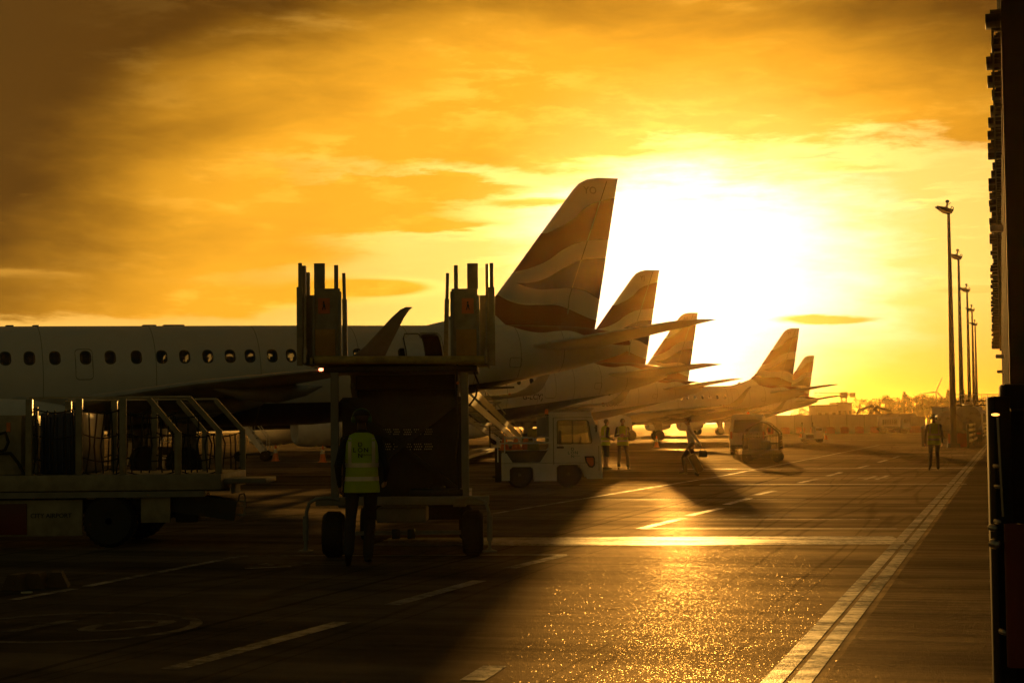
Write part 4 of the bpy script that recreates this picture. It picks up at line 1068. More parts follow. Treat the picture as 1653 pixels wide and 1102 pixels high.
vwheel(t, (a(552, 0).x, 3.2, .24), .24, .18, (1, 0, 0)); vwheel(t, (a(733, 0).x, 3.2, .24), .24, .18, (1, 0, 0))
for s in (1, -1):
    m = (lambda x: x) if s == 1 else (lambda x: 1284 - x)
    mb = MB(); mb.tube([a(m(548), 806, .05), a(m(528), 803, .05), a(m(510), 805, .05), a(m(499), 812, .05), a(m(495), 826, .05), a(m(494), 840, .05)], .022, 10)
    mb.cyl(a(m(493.5), 832, .05), a(m(493.5), 872, .05), .034); mb.cyl(a(m(493.5), 872, .05), a(m(493.5), 884, .05), .02)
    mb.lathe(a(m(493.5), 890, .05), (0, 0, 1), [(0, .09), (.015, .09), (.03, .03), (.05, .025)], 16)
    mb.build('outrigger', RED if 0 else GREYP, t)
mb = MB(); mb.tube([a(738, 588, .0), a(736, 640, .0), a(742, 690, 0), a(737, 740, 0), a(741, 790, 0)], .014, 6); mb.tube([a(765, 600, .2), a(772, 618, .2), a(768, 640, .2), a(757, 655, .2)], .012, 6); mb.build('cable', BLACK, t)
mb = MB(); mb.ball(a(739, 618, -.02), .018, 6); mb.ball(a(785, 579, -.03), .02, 6); mb.build('reflector', AMBER, t)

# ---------------------------------------------------------------- white baggage tractor
def tractor(px, py, sc, label, group, hero=True):
    a = At(px, py); t = empty('baggage_tractor', a.o, 0, label, 'tractor', group)
    x = lambda q: (q - 886) / 64.6; z = lambda q: (787 - q) / 64.6; D_ = 1.5
    mb = MB(); ol = [(x(810), z(775)), (x(810), z(731)), (x(818), z(731)), (x(828), z(746)), (x(872), z(746)), (x(888), z(722)), (x(888), z(668)), (x(955), z(668)), (x(960), z(680)), (x(971), z(712)), (x(973), z(773)), (x(948), z(773)), (x(938), z(752)), (x(934), z(750)), (x(904), z(750)), (x(899), z(754)), (x(899), z(776)), (x(862), z(776)), (x(862), z(757)), (x(857), z(753)), (x(828), z(753)), (x(823), z(757)), (x(823), z(775))]
    # side skins with the window opening left out, plus roof and ends
    cab = [(x(889), z(668)), (x(955), z(668)), (x(960), z(680)), (x(971), z(712)), (x(971), z(718)), (x(889), z(718))]
    win = [(x(900.5), z(716)), (x(900.5), z(681)), (x(903), z(678.5)), (x(948), z(678.5)), (x(951), z(681)), (x(956.5), z(712)), (x(955), z(716))]
    low = [p for p in ol]
    low = [(x(810), z(775)), (x(810), z(731)), (x(818), z(731)), (x(828), z(746)), (x(872), z(746)), (x(888), z(722)), (x(888), z(717)), (x(971), z(717)), (x(973), z(773)), (x(948), z(773)), (x(938), z(752)), (x(934), z(750)), (x(904), z(750)), (x(899), z(754)), (x(899), z(776)), (x(862), z(776)), (x(862), z(757)), (x(857), z(753)), (x(828), z(753)), (x(823), z(757)), (x(823), z(775))]
    for y in (0, D_ - .06): mb.prism(low, y, y + .06)
    def framed(y0, y1):
        mb.b2((x(888), y0, z(717) - .0), (x(900.5), y1, z(668)))                     # rear pillar
        mb.b2((x(900.5), y0, z(678.5)), (x(951), y1, z(668)))
        mb.prism([(x(951), z(668)), (x(956), z(668)), (x(961), z(680)), (x(972), z(712)), (x(972), z(717)), (x(956.5), z(717)), (x(956.5), z(712)), (x(951), z(681))], y0, y1)
    framed(0, .06); framed(D_ - .06, D_)
    mb.box(((x(888) + x(955)) / 2, D_ / 2, z(668) + .02), (x(957) - x(887), D_ + .04, .05), bev=.02)
    mb.b2((x(966), .06, z(773)), (x(971), D_ - .06, z(717))); mb.b2((x(888), .06, z(746)), (x(892), D_ - .06, z(717)))
    mb.b2((x(810), .06, z(775)), (x(814), D_ - .06, z(745)))
    mb.build('body', WHITE, t)
    mb = MB(); mb.b2((x(814), .065, z(755)), (x(888), D_ - .065, z(748))); mb.b2((x(814), .08, z(748)), (x(888), D_ - .08, z(727))); mb.build('load_bed', DARK, t)
    for y in (.02, D_ - .04):
        mb = MB()
        for k in range(3):
            o_ = rrect(x(827 + k * 25), z(710), .36, .155, .05, 3); i_ = rrect(x(827 + k * 25), z(710), .31, .10, .035, 3); n_ = len(o_)
            vs = [(p[0], y, p[1]) for p in o_] + [(p[0], y, p[1]) for p in i_] + [(p[0], y + .03, p[1]) for p in o_] + [(p[0], y + .03, p[1]) for p in i_]
            fs = []
            for i in range(n_):
                j = (i + 1) % n_; fs += [(i, j, n_ + j, n_ + i), (2 * n_ + i, 2 * n_ + j, 3 * n_ + j, 3 * n_ + i), (i, j, 2 * n_ + j, 2 * n_ + i), (n_ + i, n_ + j, 3 * n_ + j, 3 * n_ + i)]
            mb.add(vs, fs)
        mb.b2((x(802), y, z(716)), (x(888), y + .03, z(714)))
        mb.b2((x(802), y, z(717)), (x(804), y + .03, z(704)))
        for q in (803, 814): mb.b2((x(q), y + .005, z(745)), (x(q) + .03, y + .035, z(704)))
        mb.build('bed_rail', WHITE, t)
    mb = MB(); mb.b2((x(799), .3, z(778)), (x(809), D_ - .3, z(722)), .01); mb.cyl((x(800), D_ / 2, z(770)), (x(794), D_ / 2, z(770)), .03); mb.build('tow_hitch', DARK, t)
    for fy in (.01, D_ - .01): pass
    m_ = MB(); m_.prism([(p[0], p[1]) for p in win], .025, .032); m_.build('side_window', CGLASS, t)
    m_ = MB(); m_.prism(win, D_ - .035, D_ - .028); m_.build('side_window', CGLASS, t)
    m_ = MB(); m_.b2((x(924), .018, z(716)), (x(926), .04, z(679))); n_ = len(win)
    for p, q in zip(win, win[1:] + win[:1]): m_.bar((p[0], -.002, p[1]), (q[0], -.002, q[1]), .02, .022)
    m_.build('window_seal', BLACK, t)
    m_ = MB(); m_.prism([(.05, z(712)), (D_ - .05, z(712)), (D_ - .05, z(676)), (.05, z(676))], x(958), x(958.4), 'x'); m_.build('windscreen', CGLASS, t)
    m_ = MB(); m_.b2((x(882), .10, z(716)), (x(887), D_ - .1, z(672))); m_.b2((x(868), .2, z(704)), (x(882), .7, z(673)), .02); m_.build('rear_cabinet', GREYP, t)
    m_ = MB(); m_.b2((x(905), .2, z(730)), (x(925), .65, z(716)), .04); m_.b2((x(903), .2, z(716)), (x(908), .65, z(695)), .03); m_.b2((x(905), .85, z(730)), (x(925), 1.3, z(716)), .04); m_.build('seat', SEATM, t)
    m_ = MB(); m_.tube([Vector((x(938) + .10 * math.sin(k * .524) * .4, .42 + .17 * math.cos(k * .524), z(714) + .17 * math.sin(k * .524))) for k in range(13)], .012, 6); m_.cyl((x(938), .42, z(714)), (x(948), .42, z(724)), .02); m_.build('steering_wheel', BLACK, t)
    hp = [(x(944), z(736.5)), (x(959), z(736.5)), (x(961), z(740)), (x(961), z(751)), (x(957), z(755.5)), (x(951), z(754)), (x(945.5), z(745))]
    m_ = MB(); m_.prism(hp, -.012, .0 - .001); ci = (sum(p[0] for p in hp) / 7, sum(p[1] for p in hp) / 7); hs_ = m_.build('headlamp_surround', BLACK, t)
    m_ = MB(); m_.prism([(ci[0] + (p[0] - ci[0]) * .7, ci[1] + (p[1] - ci[1]) * .75) for p in hp], -.02, -.012); m_.build('headlamp', AMBER, hs_)
    m_ = MB(); m_.b2((x(899.5), -.012, z(723.5)), (x(911), -.001, z(720.5)), .003); m_.build('handle', DARKP, t)
    m_ = MB(); m_.b2((x(893.5), -.004, z(750)), (x(895), .0 - .001, z(674))); m_.b2((x(967), -.004, z(760)), (x(968), -.001, z(720))); m_.b2((x(893.5), -.004, z(674.5)), (x(956), -.001, z(673.5))); m_.b2((x(810), -.004, z(747.5)), (x(966), -.001, z(746.7))); m_.build('door_seam', GREYP, t)
    m_ = MB(); m_.cyl((x(884), .3, z(671)), (x(884), .3, z(668)), .05, n=14); bs = m_.build('beacon_base', DARK, t)
    m_ = MB(); m_.lathe((x(884), .3, z(668)), (0, 0, 1), [(0, .05), (.08, .048), (.12, .035), (.13, .01)], 16); m_.build('beacon', AMBER, bs)
    m_ = MB(); m_.bar((x(961), -.01, z(690)), (x(963), -.14, z(692)), .015, .015); m_.box((x(963), -.19, z(692)), (.04, .1, .18), bev=.015); m_.build('mirror', DARKP, t)
    text('door_lettering', LOGO(.105), frame((1, 0, 0), (0, 0, 1), (x(925), -.004, z(731))), TEAL, t)
    for q in (839, 918):
        for y in (.16, D_ - .16): vwheel(t, (x(q), y, .33), .33, .22)
    t.scale = (sc, sc, sc); return t, a, x, z
tr, aa, tx, tz = tractor(886, 787, 1.0, 'white baggage tractor with enclosed cab and open load bed, beside the two talking staff', 'baggage tractors')
# odds and ends on its bed
mb = MB(); mb.box((tx(862), .9, tz(720)), (.30, .4, .25), bev=.02); mb.b2((tx(853), .7, tz(706)), (tx(870), 1.1, tz(691)), .02)
o = mb.build('equipment_box', OLIVE); o.location = aa.o; tag(o, 'small equipment box on the load bed of the white tractor', 'box')
for k, q in enumerate((815, 834, 850)):
    mb = MB(); mb.lathe((tx(q), .3 + .3 * k, tz(726)), (0, 0, 1), [(0, .16), (.03, .16), (.03, .12), (.30, .05), (.32, .03)], 16)
    o = mb.build('traffic_cone', ORANGE); o.location = aa.o
    tag(o, ('orange cone riding at the rear of the tractor load bed', 'orange cone riding in the middle of the tractor load bed', 'orange cone riding next to the box on the tractor load bed')[k], 'cone', 'traffic cones')
def dark_tractor(px, py, rz, label):
    c = copy_tree(tr); g_ = G(px, py); c.location = (g_.x, g_.y, 0); c.rotation_euler = (0, 0, rz); c['label'] = label; return c
dark_tractor(262, 762, R(180), 'white baggage tractor parked under the wing, seen through the truck netting')

# ---------------------------------------------------------------- boarding stairs at the open rear door
dl = MA1 @ Vector((DOORX - XS, -1.6, 2.85)); top = Vector(dl); ft = G(830, 722); ft.z = 0
t = empty('boarding_stairs', (top.x, top.y, 0), 0, 'boarding stairs with handrails leading up to the open rear door of the nearest airliner', 'stairs')
tp = Vector((0, 0, top.z - .1)); bt = Vector((ft.x - top.x, ft.y - top.y, .15)); hd_ = Vector((bt.x, bt.y, 0)).normalized(); sdv = Vector((-hd_.y, hd_.x, 0))
pl0 = tp + hd_ * 1.0
mb = MB(); mb.bar(tp - hd_ * .2, pl0, 1.2, .08); mb.build('landing', GREYP, t)
for s in (-.55, .55):
    mb = MB(); mb.bar(pl0 + sdv * s - Vector((0, 0, .05)), bt + sdv * s, .06, .32); mb.build('stringer', WHITE, t)
    mb = MB(); mb.bar(pl0 + sdv * s + Vector((0, 0, .45)), bt + sdv * s + Vector((0, 0, .45)), .03, .38); mb.build('side_panel', CREAM, t)
    mb = MB(); mb.tube([tp + sdv * s + Vector((0, 0, .95)), pl0 + sdv * s + Vector((0, 0, .95)), bt + sdv * s + Vector((0, 0, .95))], .03, 8)
    for k in range(8):
        q = pl0.lerp(bt, k / 7) + sdv * s; mb.tube([q, q + Vector((0, 0, .95))], .018, 6)
    mb.build('handrail', STEEL, t)
mb = MB()
for k in range(13):
    q = pl0.lerp(bt, (k + .5) / 13); mb.bar(q - sdv * .52, q + sdv * .52, .26, .035)
mb.build('step_flight', GREYP, t)
mb = MB()
for k in (.15, .5): q = pl0.lerp(bt, k); mb.bar(q, Vector((q.x, q.y, .3)), .08, .08); mb.bar(q, Vector((q.x, q.y, .3)) + hd_ * .7, .05, .05)
mb.bar(Vector((0, 0, .35)), bt + Vector((0, 0, .2)), .9, .12); mb.build('undercarriage', DARK, t)
for k in (.1, .85):
    for s in (-.5, .5): q = Vector((0, 0, 0)).lerp(bt, k) + sdv * s; vwheel(t, (q.x, q.y, .28), .28, .18, tuple(sdv))
# second stairs further left, under the wing
a = At(410, 744); t = empty('boarding_stairs', a.o, 0, 'short mobile stairs parked under the near wing, behind the netted truck', 'stairs')
mb = MB(); 
for y in (0, .9): mb.bar((.55, y, .25), (-.75, y, 2.0), .05, .25); mb.tube([(.6, y, 1.1), (-.75, y, 2.9)], .025, 6); mb.tube([(.58, y, .3), (.6, y, 1.1)], .02, 6); mb.tube([(-.1, y, 1.1), (-.1, y, 2.0)], .02, 6)
mb.build('side_frame', WHITE, t)
mb = MB()
for k in range(7): mb.box((.5 - k * .19, .45, .3 + k * .26), (.25, .86, .03))
mb.build('step_flight', GREYP, t)
mb = MB(); mb.box((-.1, .45, .32), (1.7, .7, .12)); mb.bar((-.75, .45, 1.95), (-.6, .45, .3), .07, .07); mb.build('undercarriage', DARK, t)
for x in (-.7, .5):
    for y in (.02, .88): vwheel(t, (x, y, .24), .24, .14)

# ---------------------------------------------------------------- cones
def cone(px, py, label, h=.75, sc=1):
    g_ = G(px, py); t = empty('traffic_cone', (g_.x, g_.y, 0), 0, label, 'cone', 'traffic cones')
    mb = MB(); mb.box((0, 0, .02), (.38, .38, .04), bev=.01); mb.lathe((0, 0, .04), (0, 0, 1), [(0, .15), (h * .93, .035), (h * .95, .02)], 20); mb.build('cone_body', ORANGE, t)
    mb = MB(); mb.lathe((0, 0, .04), (0, 0, 1), [(h * .45, .15 - .115 * .48 + .004), (h * .72, .15 - .115 * .77 + .004)], 20, cap=False); mb.build('reflective_sleeve', REFL, t)
cone(1060, 722, 'orange and white cone standing between the folded-arms worker and the luggage puller')
cone(521, 746, 'orange cone by the left upright of the raised aircraft steps')
cone(445, 744, 'orange cone near the foot of the short stairs under the wing')
cone(230, 760, 'orange cone seen through the truck netting')
cone(1333, 709, 'orange cone just right of the small ground power cart')
cone(1293, 705, 'orange cone just left of the small ground power cart')

# ---------------------------------------------------------------- baggage dolly and van
a = At(1229, 746); t = empty('baggage_dolly', a.o, R(-12), 'caged baggage dolly with a canvas top standing on the sunlit apron', 'dolly')
W_, D_, H_ = 1.46, 2.4, 1.62
mb = MB(); mb.box((0, D_ / 2, .44), (W_, D_, .10), bev=.02); mb.box((0, .02, .40), (W_ + .06, .06, .14), bev=.01); mb.build('deck', GREYP, t)
mb = MB(); mb.box((0, D_ / 2, .30), (.7, D_ * .9, .12)); mb.cyl((-.6, .35, .19), (.6, .35, .19), .04); mb.cyl((-.6, D_ - .35, .19), (.6, D_ - .35, .19), .04); mb.tube([(0, 0, .3), (0, -.18, .22)], .03, 8); mb.build('axle_frame', DARK, t)
for x in (-.60, .60):
    for y in (.35, D_ - .35): vwheel(t, (x, y, .20), .20, .11)
for y in (.05, D_ - .05):
    mb = MB(); mb.tube([(-.70, y, .48), (-.70, y, 1.05), (-.62, y, 1.28), (-.45, y, 1.42), (0, y, 1.60), (.28, y, 1.52), (.68, y, 1.18), (.70, y, 1.05), (.70, y, .48)], .030, 8)
    for x in (-.47, -.23, 0, .23, .47): mb.tube([(x, y, .48), (x, y, 1.38 if abs(x) > .3 else 1.5)], .016, 5)
    for z in (.75, 1.05): mb.tube([(-.7, y, z), (.7, y, z)], .016, 5)
    mb.build('cage_end', DARK, t)
mb = MB()
for x in (-.70, .70):
    for z in (.62, .85, 1.05): mb.tube([(x, .05, z), (x, D_ - .05, z)], .018, 5)
    for k in range(1, 5): mb.tube([(x, D_ * k / 5, .48), (x, D_ * k / 5, 1.05)], .016, 5)
mb.tube([(.35, .05, 1.47), (.35, D_ - .05, 1.47)], .018, 5); mb.build('cage_side', DARK, t)
mb = MB(); rg = []
for y in (-.03, .5, 1.0, 1.5, 2.0, D_ + .03):
    pr = [(-.66, 1.24), (-.60, 1.34), (-.45, 1.46), (-.2, 1.56), (.02, 1.64), (.30, 1.56), (.42, 1.47)]
    k = .02 * math.sin(y * 5)
    rg.append([Vector((x, y, z + k)) for x, z in pr] + [Vector((x, y, z + k - .025)) for x, z in reversed(pr)])
mb.loft(rg); mb.build('canvas_top', CANVAS, t)
for i, (x, y, z, d) in enumerate(((-.3, .7, .49, (.5, .35, .42)), (.1, 1.3, .49, (.42, .6, .36)), (-.3, 1.7, .49, (.55, .4, .5)))):
    mb = MB(); mb.box((0, 0, d[2] / 2), d, bev=.05); mb.tube([(-.08, -d[1] / 2, d[2] * .6), (-.06, -d[1] / 2 - .03, d[2] * .6), (.06, -d[1] / 2 - .03, d[2] * .6), (.08, -d[1] / 2, d[2] * .6)], .012, 6)
    o = mb.build('suitcase', (SUIT, NAVY, CANVAS)[i]); r_ = Matrix.Rotation(R(-12), 3, 'Z'); o.location = a.o + r_ @ Vector((x, y, z + .003)); o.rotation_euler = (0, 0, R(-12 + 5 * i))
    tag(o, ('black suitcase at the open near end of the caged dolly', 'navy suitcase in the middle of the caged dolly', 'canvas suitcase at the far end of the caged dolly')[i], 'suitcase', 'luggage inside the caged dolly')
def van(px, py, rz, label, sc=1.0, H=1.98):
    g_ = G(px, py); t = empty('van', (g_.x, g_.y, 0), rz, label, 'van')
    # local: rear end at y=0 facing -y, nose towards +y
    w_ = .86
    def ringv(y, w1, w0, zt, zb=.32): return [Vector((-w0, y, zb)), Vector((-w0, y, 1.05)), Vector((-w1, y, zt - .10)), Vector((-w1 + .10, y, zt)), Vector((w1 - .10, y, zt)), Vector((w1, y, zt - .10)), Vector((w0, y, 1.05)), Vector((w0, y, zb))]
    mb = MB(); mb.loft([ringv(0, .70, w_ - .03, H - .06), ringv(.06, .74, w_, H), ringv(3.1, .74, w_, H), ringv(3.9, .70, w_ - .01, 1.12), ringv(4.6, .66, w_ - .05, 1.0), ringv(4.72, .6, w_ - .1, .8)]); mb.build('body', WHITE, t, ang=28)
    mb = MB(); mb.prism([(-.68, 1.10), (.68, 1.10), (.62, 1.72), (-.62, 1.72)], -.012, -.002); mb.build('rear_window', DARKP, t)
    for s in (-1, 1):
        mb = MB(); mb.box((s * (w_ - .09), -.012, .98), (.10, .03, .34), bev=.01); mb.build('tail_light', RED, t)
        mb = MB(); mb.add([(s * .856, .5, 1.15), (s * .856, 2.9, 1.15), (s * .792, 2.9, 1.66), (s * .792, .5, 1.66)], [(0, 1, 2, 3)]); mb.build('side_window', DARKP, t, norm=False)
        mb = MB(); mb.box((s * (w_ + .10), 3.3, 1.2), (.16, .10, .22), bev=.03); mb.build('mirror', DARKP, t)
        for y in (.8, 3.75): vwheel(t, (s * (w_ - .10), y, .32), .32, .2, (1, 0, 0))
    mb = MB(); mb.box((0, -.05, .42), (1.66, .12, .18), bev=.03); mb.build('bumper', DARKP, t)
    mb = MB(); mb.box((0, -.014, .78), (.52, .02, .12)); mb.build('number_plate', mat('plate_yellow', (.6, .45, .05), .5), t)
    mb = MB(); mb.lathe((0, 1.2, H), (0, 0, 1), [(0, .07), (.03, .07), (.1, .055), (.13, .01)], 16); mb.build('beacon', AMBER, t)
    mb = MB(); mb.b2((-.006, -.012, .5), (.006, -.003, H - .15)); mb.build('door_seam', DARKP, t)
    t.scale = (sc, sc, sc); return t
van(1207, 735, R(-10.5), 'white van with an amber beacon, parked behind the caged baggage dolly')

# ---------------------------------------------------------------- ground power cart
a = At(1314, 714); t = empty('ground_power_cart', a.o, 0, 'small white ground power cart with two upright poles, in front of the long pale hoarding', 'power cart')
X = lambda px: a(px, 700).x; Zp = lambda py: a(1314, py).z
mb = MB(); mb.b2((X(1315), 0, Zp(708)), (X(1328), 1.3, Zp(689)), .04); mb.b2((X(1299), 0, Zp(709)), (X(1315) - .003, 1.3, Zp(699)), .03); mb.build('housing', WHITE, t)
mb = MB(); mb.b2((X(1301), -.012, Zp(707)), (X(1314), -.002, Zp(701))); mb.b2((X(1317), -.012, Zp(695)), (X(1327), -.002, Zp(691))); mb.build('grille', DARKP, t)
for px in (1296, 1313):
    m_ = MB(); m_.cyl((X(px), .1, .3), (X(px), .1, Zp(683)), .05); m_.cyl((X(px), .1, Zp(684)), (X(px), .1, Zp(681)), .09); m_.box((X(px), .1, Zp(698)), (.18, .14, .2), bev=.02); m_.build('pole', STEEL, t)
for px in (1302, 1325):
    for y in (.1, 1.2): vwheel(t, (X(px), y, .2), .2, .14)
mb = MB(); mb.b2((X(1296), .2, .2), (X(1327), 1.1, .29)); mb.build('frame', DARK, t)

# ---------------------------------------------------------------- far boundary: hoarding, containers, barriers, vehicles
a = At(1340, 699); X = lambda px: a(px, 700).x; Zp = lambda py: a(1340, py).z
t = empty('hoarding', (X(1352) + a.o.x, a.o.y, 0), 0, 'long pale site hoarding closing the far side of the apron', 'hoarding'); b0 = X(1352)
HB = mat('hoarding_white', (.50, .48, .44), .6, var=.08, vs=.6)
mb = MB(); rnd = random.Random(5)
x = X(1170) - b0
while x < X(1462) - b0:
    mb.box((x + 1.18, rnd.uniform(-.01, .01) + .1, Zp(669) / 2 + rnd.uniform(-.02, .02)), (2.36, .12, Zp(669)), bev=.01); x += 2.4
mb.build('board', HB, t)
mb = MB(); x = X(1170) - b0
while x < X(1462) - b0: mb.b2((x - .06, -.0, 0), (x + .02, .035, Zp(669) + .03)); x += 2.4
mb.build('batten', GREYP, t)
def container(px0, px1, pyt, dy, label, mt):
    w_ = X(px1) - X(px0); t = empty('container', (a.o.x + (X(px0) + X(px1)) / 2, a.o.y + dy, 0), 0, label, 'container', 'containers by the hoarding')
    h = Zp(pyt); mb = MB(); mb.box((0, 1.2, h / 2), (w_, 2.4, h), bev=.02); n_ = int(w_ / .28)
    for k in range(n_): mb.box((-w_ / 2 + (k + .5) * w_ / n_, -.015, h / 2), (.14, .05, h * .9), bev=.01)
    mb.build('shell', mt, t)
    mb = MB(); 
    for s in (-1, 1): mb.box((s * (w_ / 2 - .05), -.02, h / 2), (.12, .09, h + .02))
    mb.build('corner_post', GREYP, t)
container(1441, 1466, 673, -1.5, 'pale cargo container at the right end of the hoarding, left of its narrower neighbour', HB)
container(1466.5, 1490, 674, -1.2, 'pale cargo container farthest right beyond the hoarding, beside the walking person', mat('container_grey', (.36, .35, .33), .6))
ORD = 'first second third fourth fifth sixth seventh eighth ninth tenth eleventh twelfth thirteenth fourteenth fifteenth sixteenth seventeenth eighteenth nineteenth twentieth twenty-first twenty-second twenty-third twenty-fourth'.split()
RB = [(1236, 'red'), (1262, 'red'), (1286, 'red'), (1308, 'red'), (1334, 'red'), (1356, 'red'), (1380, 'red'), (1404, 'red'), (1470, 'red')]
for k, (px, _) in enumerate(RB):
    mb = MB(); w_ = .55 if k not in (8,) else .8
    mb.prism([(-.22, 0), (.22, 0), (.22, .14), (.10, .34), (.08, .84), (-.08, .84), (-.10, .34), (-.22, .14)], -w_, w_, 'x'); mb.box((0, 0, .88), (w_ * 1.2, .12, .07), bev=.02)
    mb.cyl((w_ + .04, 0, .12), (w_ + .04, 0, .7), .04)
    o = mb.build('barrier', RED); o.location = (a.o.x + X(px), a.o.y - 3, 0); tag(o, ORD[k] + ' red plastic barrier from the left at the foot of the long hoarding', 'barrier', 'red barriers along the hoarding')
# box truck in front of the hoarding
t = empty('service_truck', (a.o.x + X(1425), a.o.y - 7, 0), 0, 'pale service truck with a grilled box body, parked against the hoarding', 'truck')
k = lambda px: X(px) - X(1425)
mb = MB(); mb.b2((k(1404), 0, .75), (k(1436), 2.1, 2.15), .05); mb.prism([(k(1437), .55), (k(1437), 1.95), (k(1445), 1.95), (k(1450), 1.3), (k(1452), .55)], 0, 2.1); mb.build('body', WHITE, t)
mb = MB()
for i in range(8): mb.b2((k(1407 + i * 3), -.012, 1.1), (k(1408.8 + i * 3), -.002, 1.8))
mb.build('grille', DARKP, t)
mb = MB(); mb.prism([(k(1440), 1.35), (k(1440), 1.82), (k(1444), 1.82), (k(1448), 1.35)], -.012, -.002); mb.build('side_window', DARKP, t)
mb = MB(); mb.b2((k(1402), .2, .45), (k(1450), 1.9, .72)); mb.build('chassis', DARK, t)
for px in (1410, 1443):
    for y in (.15, 1.95): vwheel(t, (k(px), y, .4), .4, .26)
# excavators beyond the hoarding
def digger(px, Y, fl, label, tall):
    o_ = P(px, 690, Y); t = empty('excavator', (o_.x, Y, 0), 0, label, 'excavator', 'excavators beyond the hoarding')
    t.scale = (.85, .85, .85)
    mb = MB(); mb.box((0, 1, 1.45), (3.2, 2.4, .5), bev=.05); mb.prism([(-1.5 * fl, 1.7), (.2 * fl, 1.7), (.2 * fl, 3.0), (-.9 * fl, 3.0), (-1.5 * fl, 2.3)], .2, 1.9); mb.box((.9 * fl, .6, 2.3), (1.1, 1.1, 1.3), bev=.06); mb.build('cab_body', DARK, t)
    mb = MB()
    for y in (0, 2): mb.prism([(-1.9, .3), (-1.6, 0), (1.6, 0), (1.9, .3), (1.9, .7), (1.6, .95), (-1.6, .95), (-1.9, .7)], y, y + .5)
    mb.build('track', BLACK, t)
    mb = MB(); mb.bar((1.2 * fl, 1, 2), (3.6 * fl, 1, tall), .35, .55); mb.bar((3.5 * fl, 1, tall), (6.2 * fl, 1, tall - .9), .35, .5); mb.build('boom', DARK, t)
    mb = MB(); mb.bar((6.1 * fl, 1, tall - .8), (7.0 * fl, 1, 2.2), .3, .45); mb.prism([(6.5 * fl, 2.3), (7.6 * fl, 2.1), (7.5 * fl, 1.3), (6.6 * fl, 1.2)], .6, 1.4); mb.build('dipper_bucket', DARK, t)
    mb = MB(); mb.cyl((1.4 * fl, 1, 2.6), (3.3 * fl, 1, tall - .5), .09); mb.build('ram', STEEL, t)
digger(1386, 262, 1, 'dark excavator with folded boom behind the hoarding, left of the other', 4.5)
digger(1440, 275, -1, 'dark excavator with raised boom behind the hoarding, right of the other', 4.9)
# low works building and sheds in the distance
for i, (px0, px1, pyt, Y, lb) in enumerate(((1318, 1352, 655, 330, 'low flat-roofed shed beyond the hoarding, under the tailplane tips'), (1352, 1376, 651, 345, 'pale flat-roofed shed beyond the hoarding, left of the excavators'))):
    p0, p1 = P(px0, 690, Y), P(px1, 690, Y); h = P(px0, pyt, Y).z; w_ = p1.x - p0.x
    t = empty('shed', ((p0.x + p1.x) / 2, Y, 0), 0, lb, 'shed', 'sheds beyond the hoarding')
    mb = MB(); mb.box((0, 4, h / 2), (w_, 8, h)); mb.build('wall', HB, t)
    mb = MB(); mb.box((0, 4, h + .1), (w_ + .4, 8.4, .25)); mb.build('roof', GREYP, t)
    for q in range(3):
        m_ = MB(); m_.box((-w_ / 2 + (q + .5) * w_ / 3, -.03, h * .62), (w_ / 6, .08, h * .2)); m_.build('window', DARKP, t)
# tower crane-like approach frame
o_ = P(1363, 690, 360); t = empty('crane', (o_.x, 360, 0), 0, 'small crane standing over the sheds near the tailplane tips', 'crane')
mb = MB(); hh = P(1363, 636, 360).z
for sx in (-.5, .5):
    for sy in (-.5, .5): mb.bar((sx, sy, 0), (sx, sy, hh), .14, .14)
for q in range(8): mb.bar((-.5, -.5, hh * q / 8), (.5, -.5, hh * (q + 1) / 8), .08, .08); mb.bar((.5, .5, hh * q / 8), (-.5, .5, hh * (q + 1) / 8), .08, .08)
mb.build('mast', STEEL, t)
mb = MB(); mb.box((0, 0, hh - .2), (1.5, 1.4, 1.3), bev=.05); mb.build('cab', GREYP, t)
mb = MB(); 
for z in (0, .7): mb.bar((-3.0, 0, hh + .1 + z * .5), (1.3, 0, hh + .1 + z * .0), .1, .1) if 0 else mb.bar((-6.5, 0, hh - .3 + z), (1.2, 0, hh - .3 + z * .6), .12, .12)
for q in range(9): mb.bar((-6.3 + q * .8, 0, hh - .3), (-5.9 + q * .8, 0, hh + .3), .06, .06)
mb.build('jib', STEEL, t)
mb = MB(); mb.box((1.9, 0, hh - .2), (1.1, .9, 1.0), bev=.05); mb.bar((1.0, 0, hh - .1), (1.6, 0, hh - .1), .15, .15); mb.build('counterweight', GREYP, t)
# wind turbine
Yt = 900; hb = P(1511, 632, Yt); t = empty('wind_turbine', (hb.x, Yt, 0), 0, 'wind turbine with three blades far beyond the trees', 'wind turbine')
mb = MB(); mb.cyl((0, 0, 0), (0, 0, hb.z), .55, .3, 20); mb.build('tower', WHITE, t)
mb = MB(); mb.box((0, .8, hb.z), (.8, 2.6, .8), bev=.15); mb.lathe((0, -.5, hb.z), (0, -1, 0), [(0, .4), (.4, .33), (.65, .05)], 14); mb.build('nacelle', WHITE, t)
for ex, ey in ((1521, 608), (1489, 634.5), (1518.5, 641)):
    e_ = P(ex, ey, Yt); d = (e_ - hb); d.y = 0; L = 8.2; d = d.normalized(); n_ = Vector((0, 1, 0)); c_ = d.cross(n_)
    mb = MB(); mb.loft([sect(Vector((0, -.75, hb.z)) + d * r_ - c_ * ch * .3, Vector((0, -.75, hb.z)) + d * r_ + c_ * ch * .7, n_, .2) for r_, ch in ((.3, .5), (1.5, .9), (4.5, .65), (L, .22))]); mb.build('blade', WHITE, t)
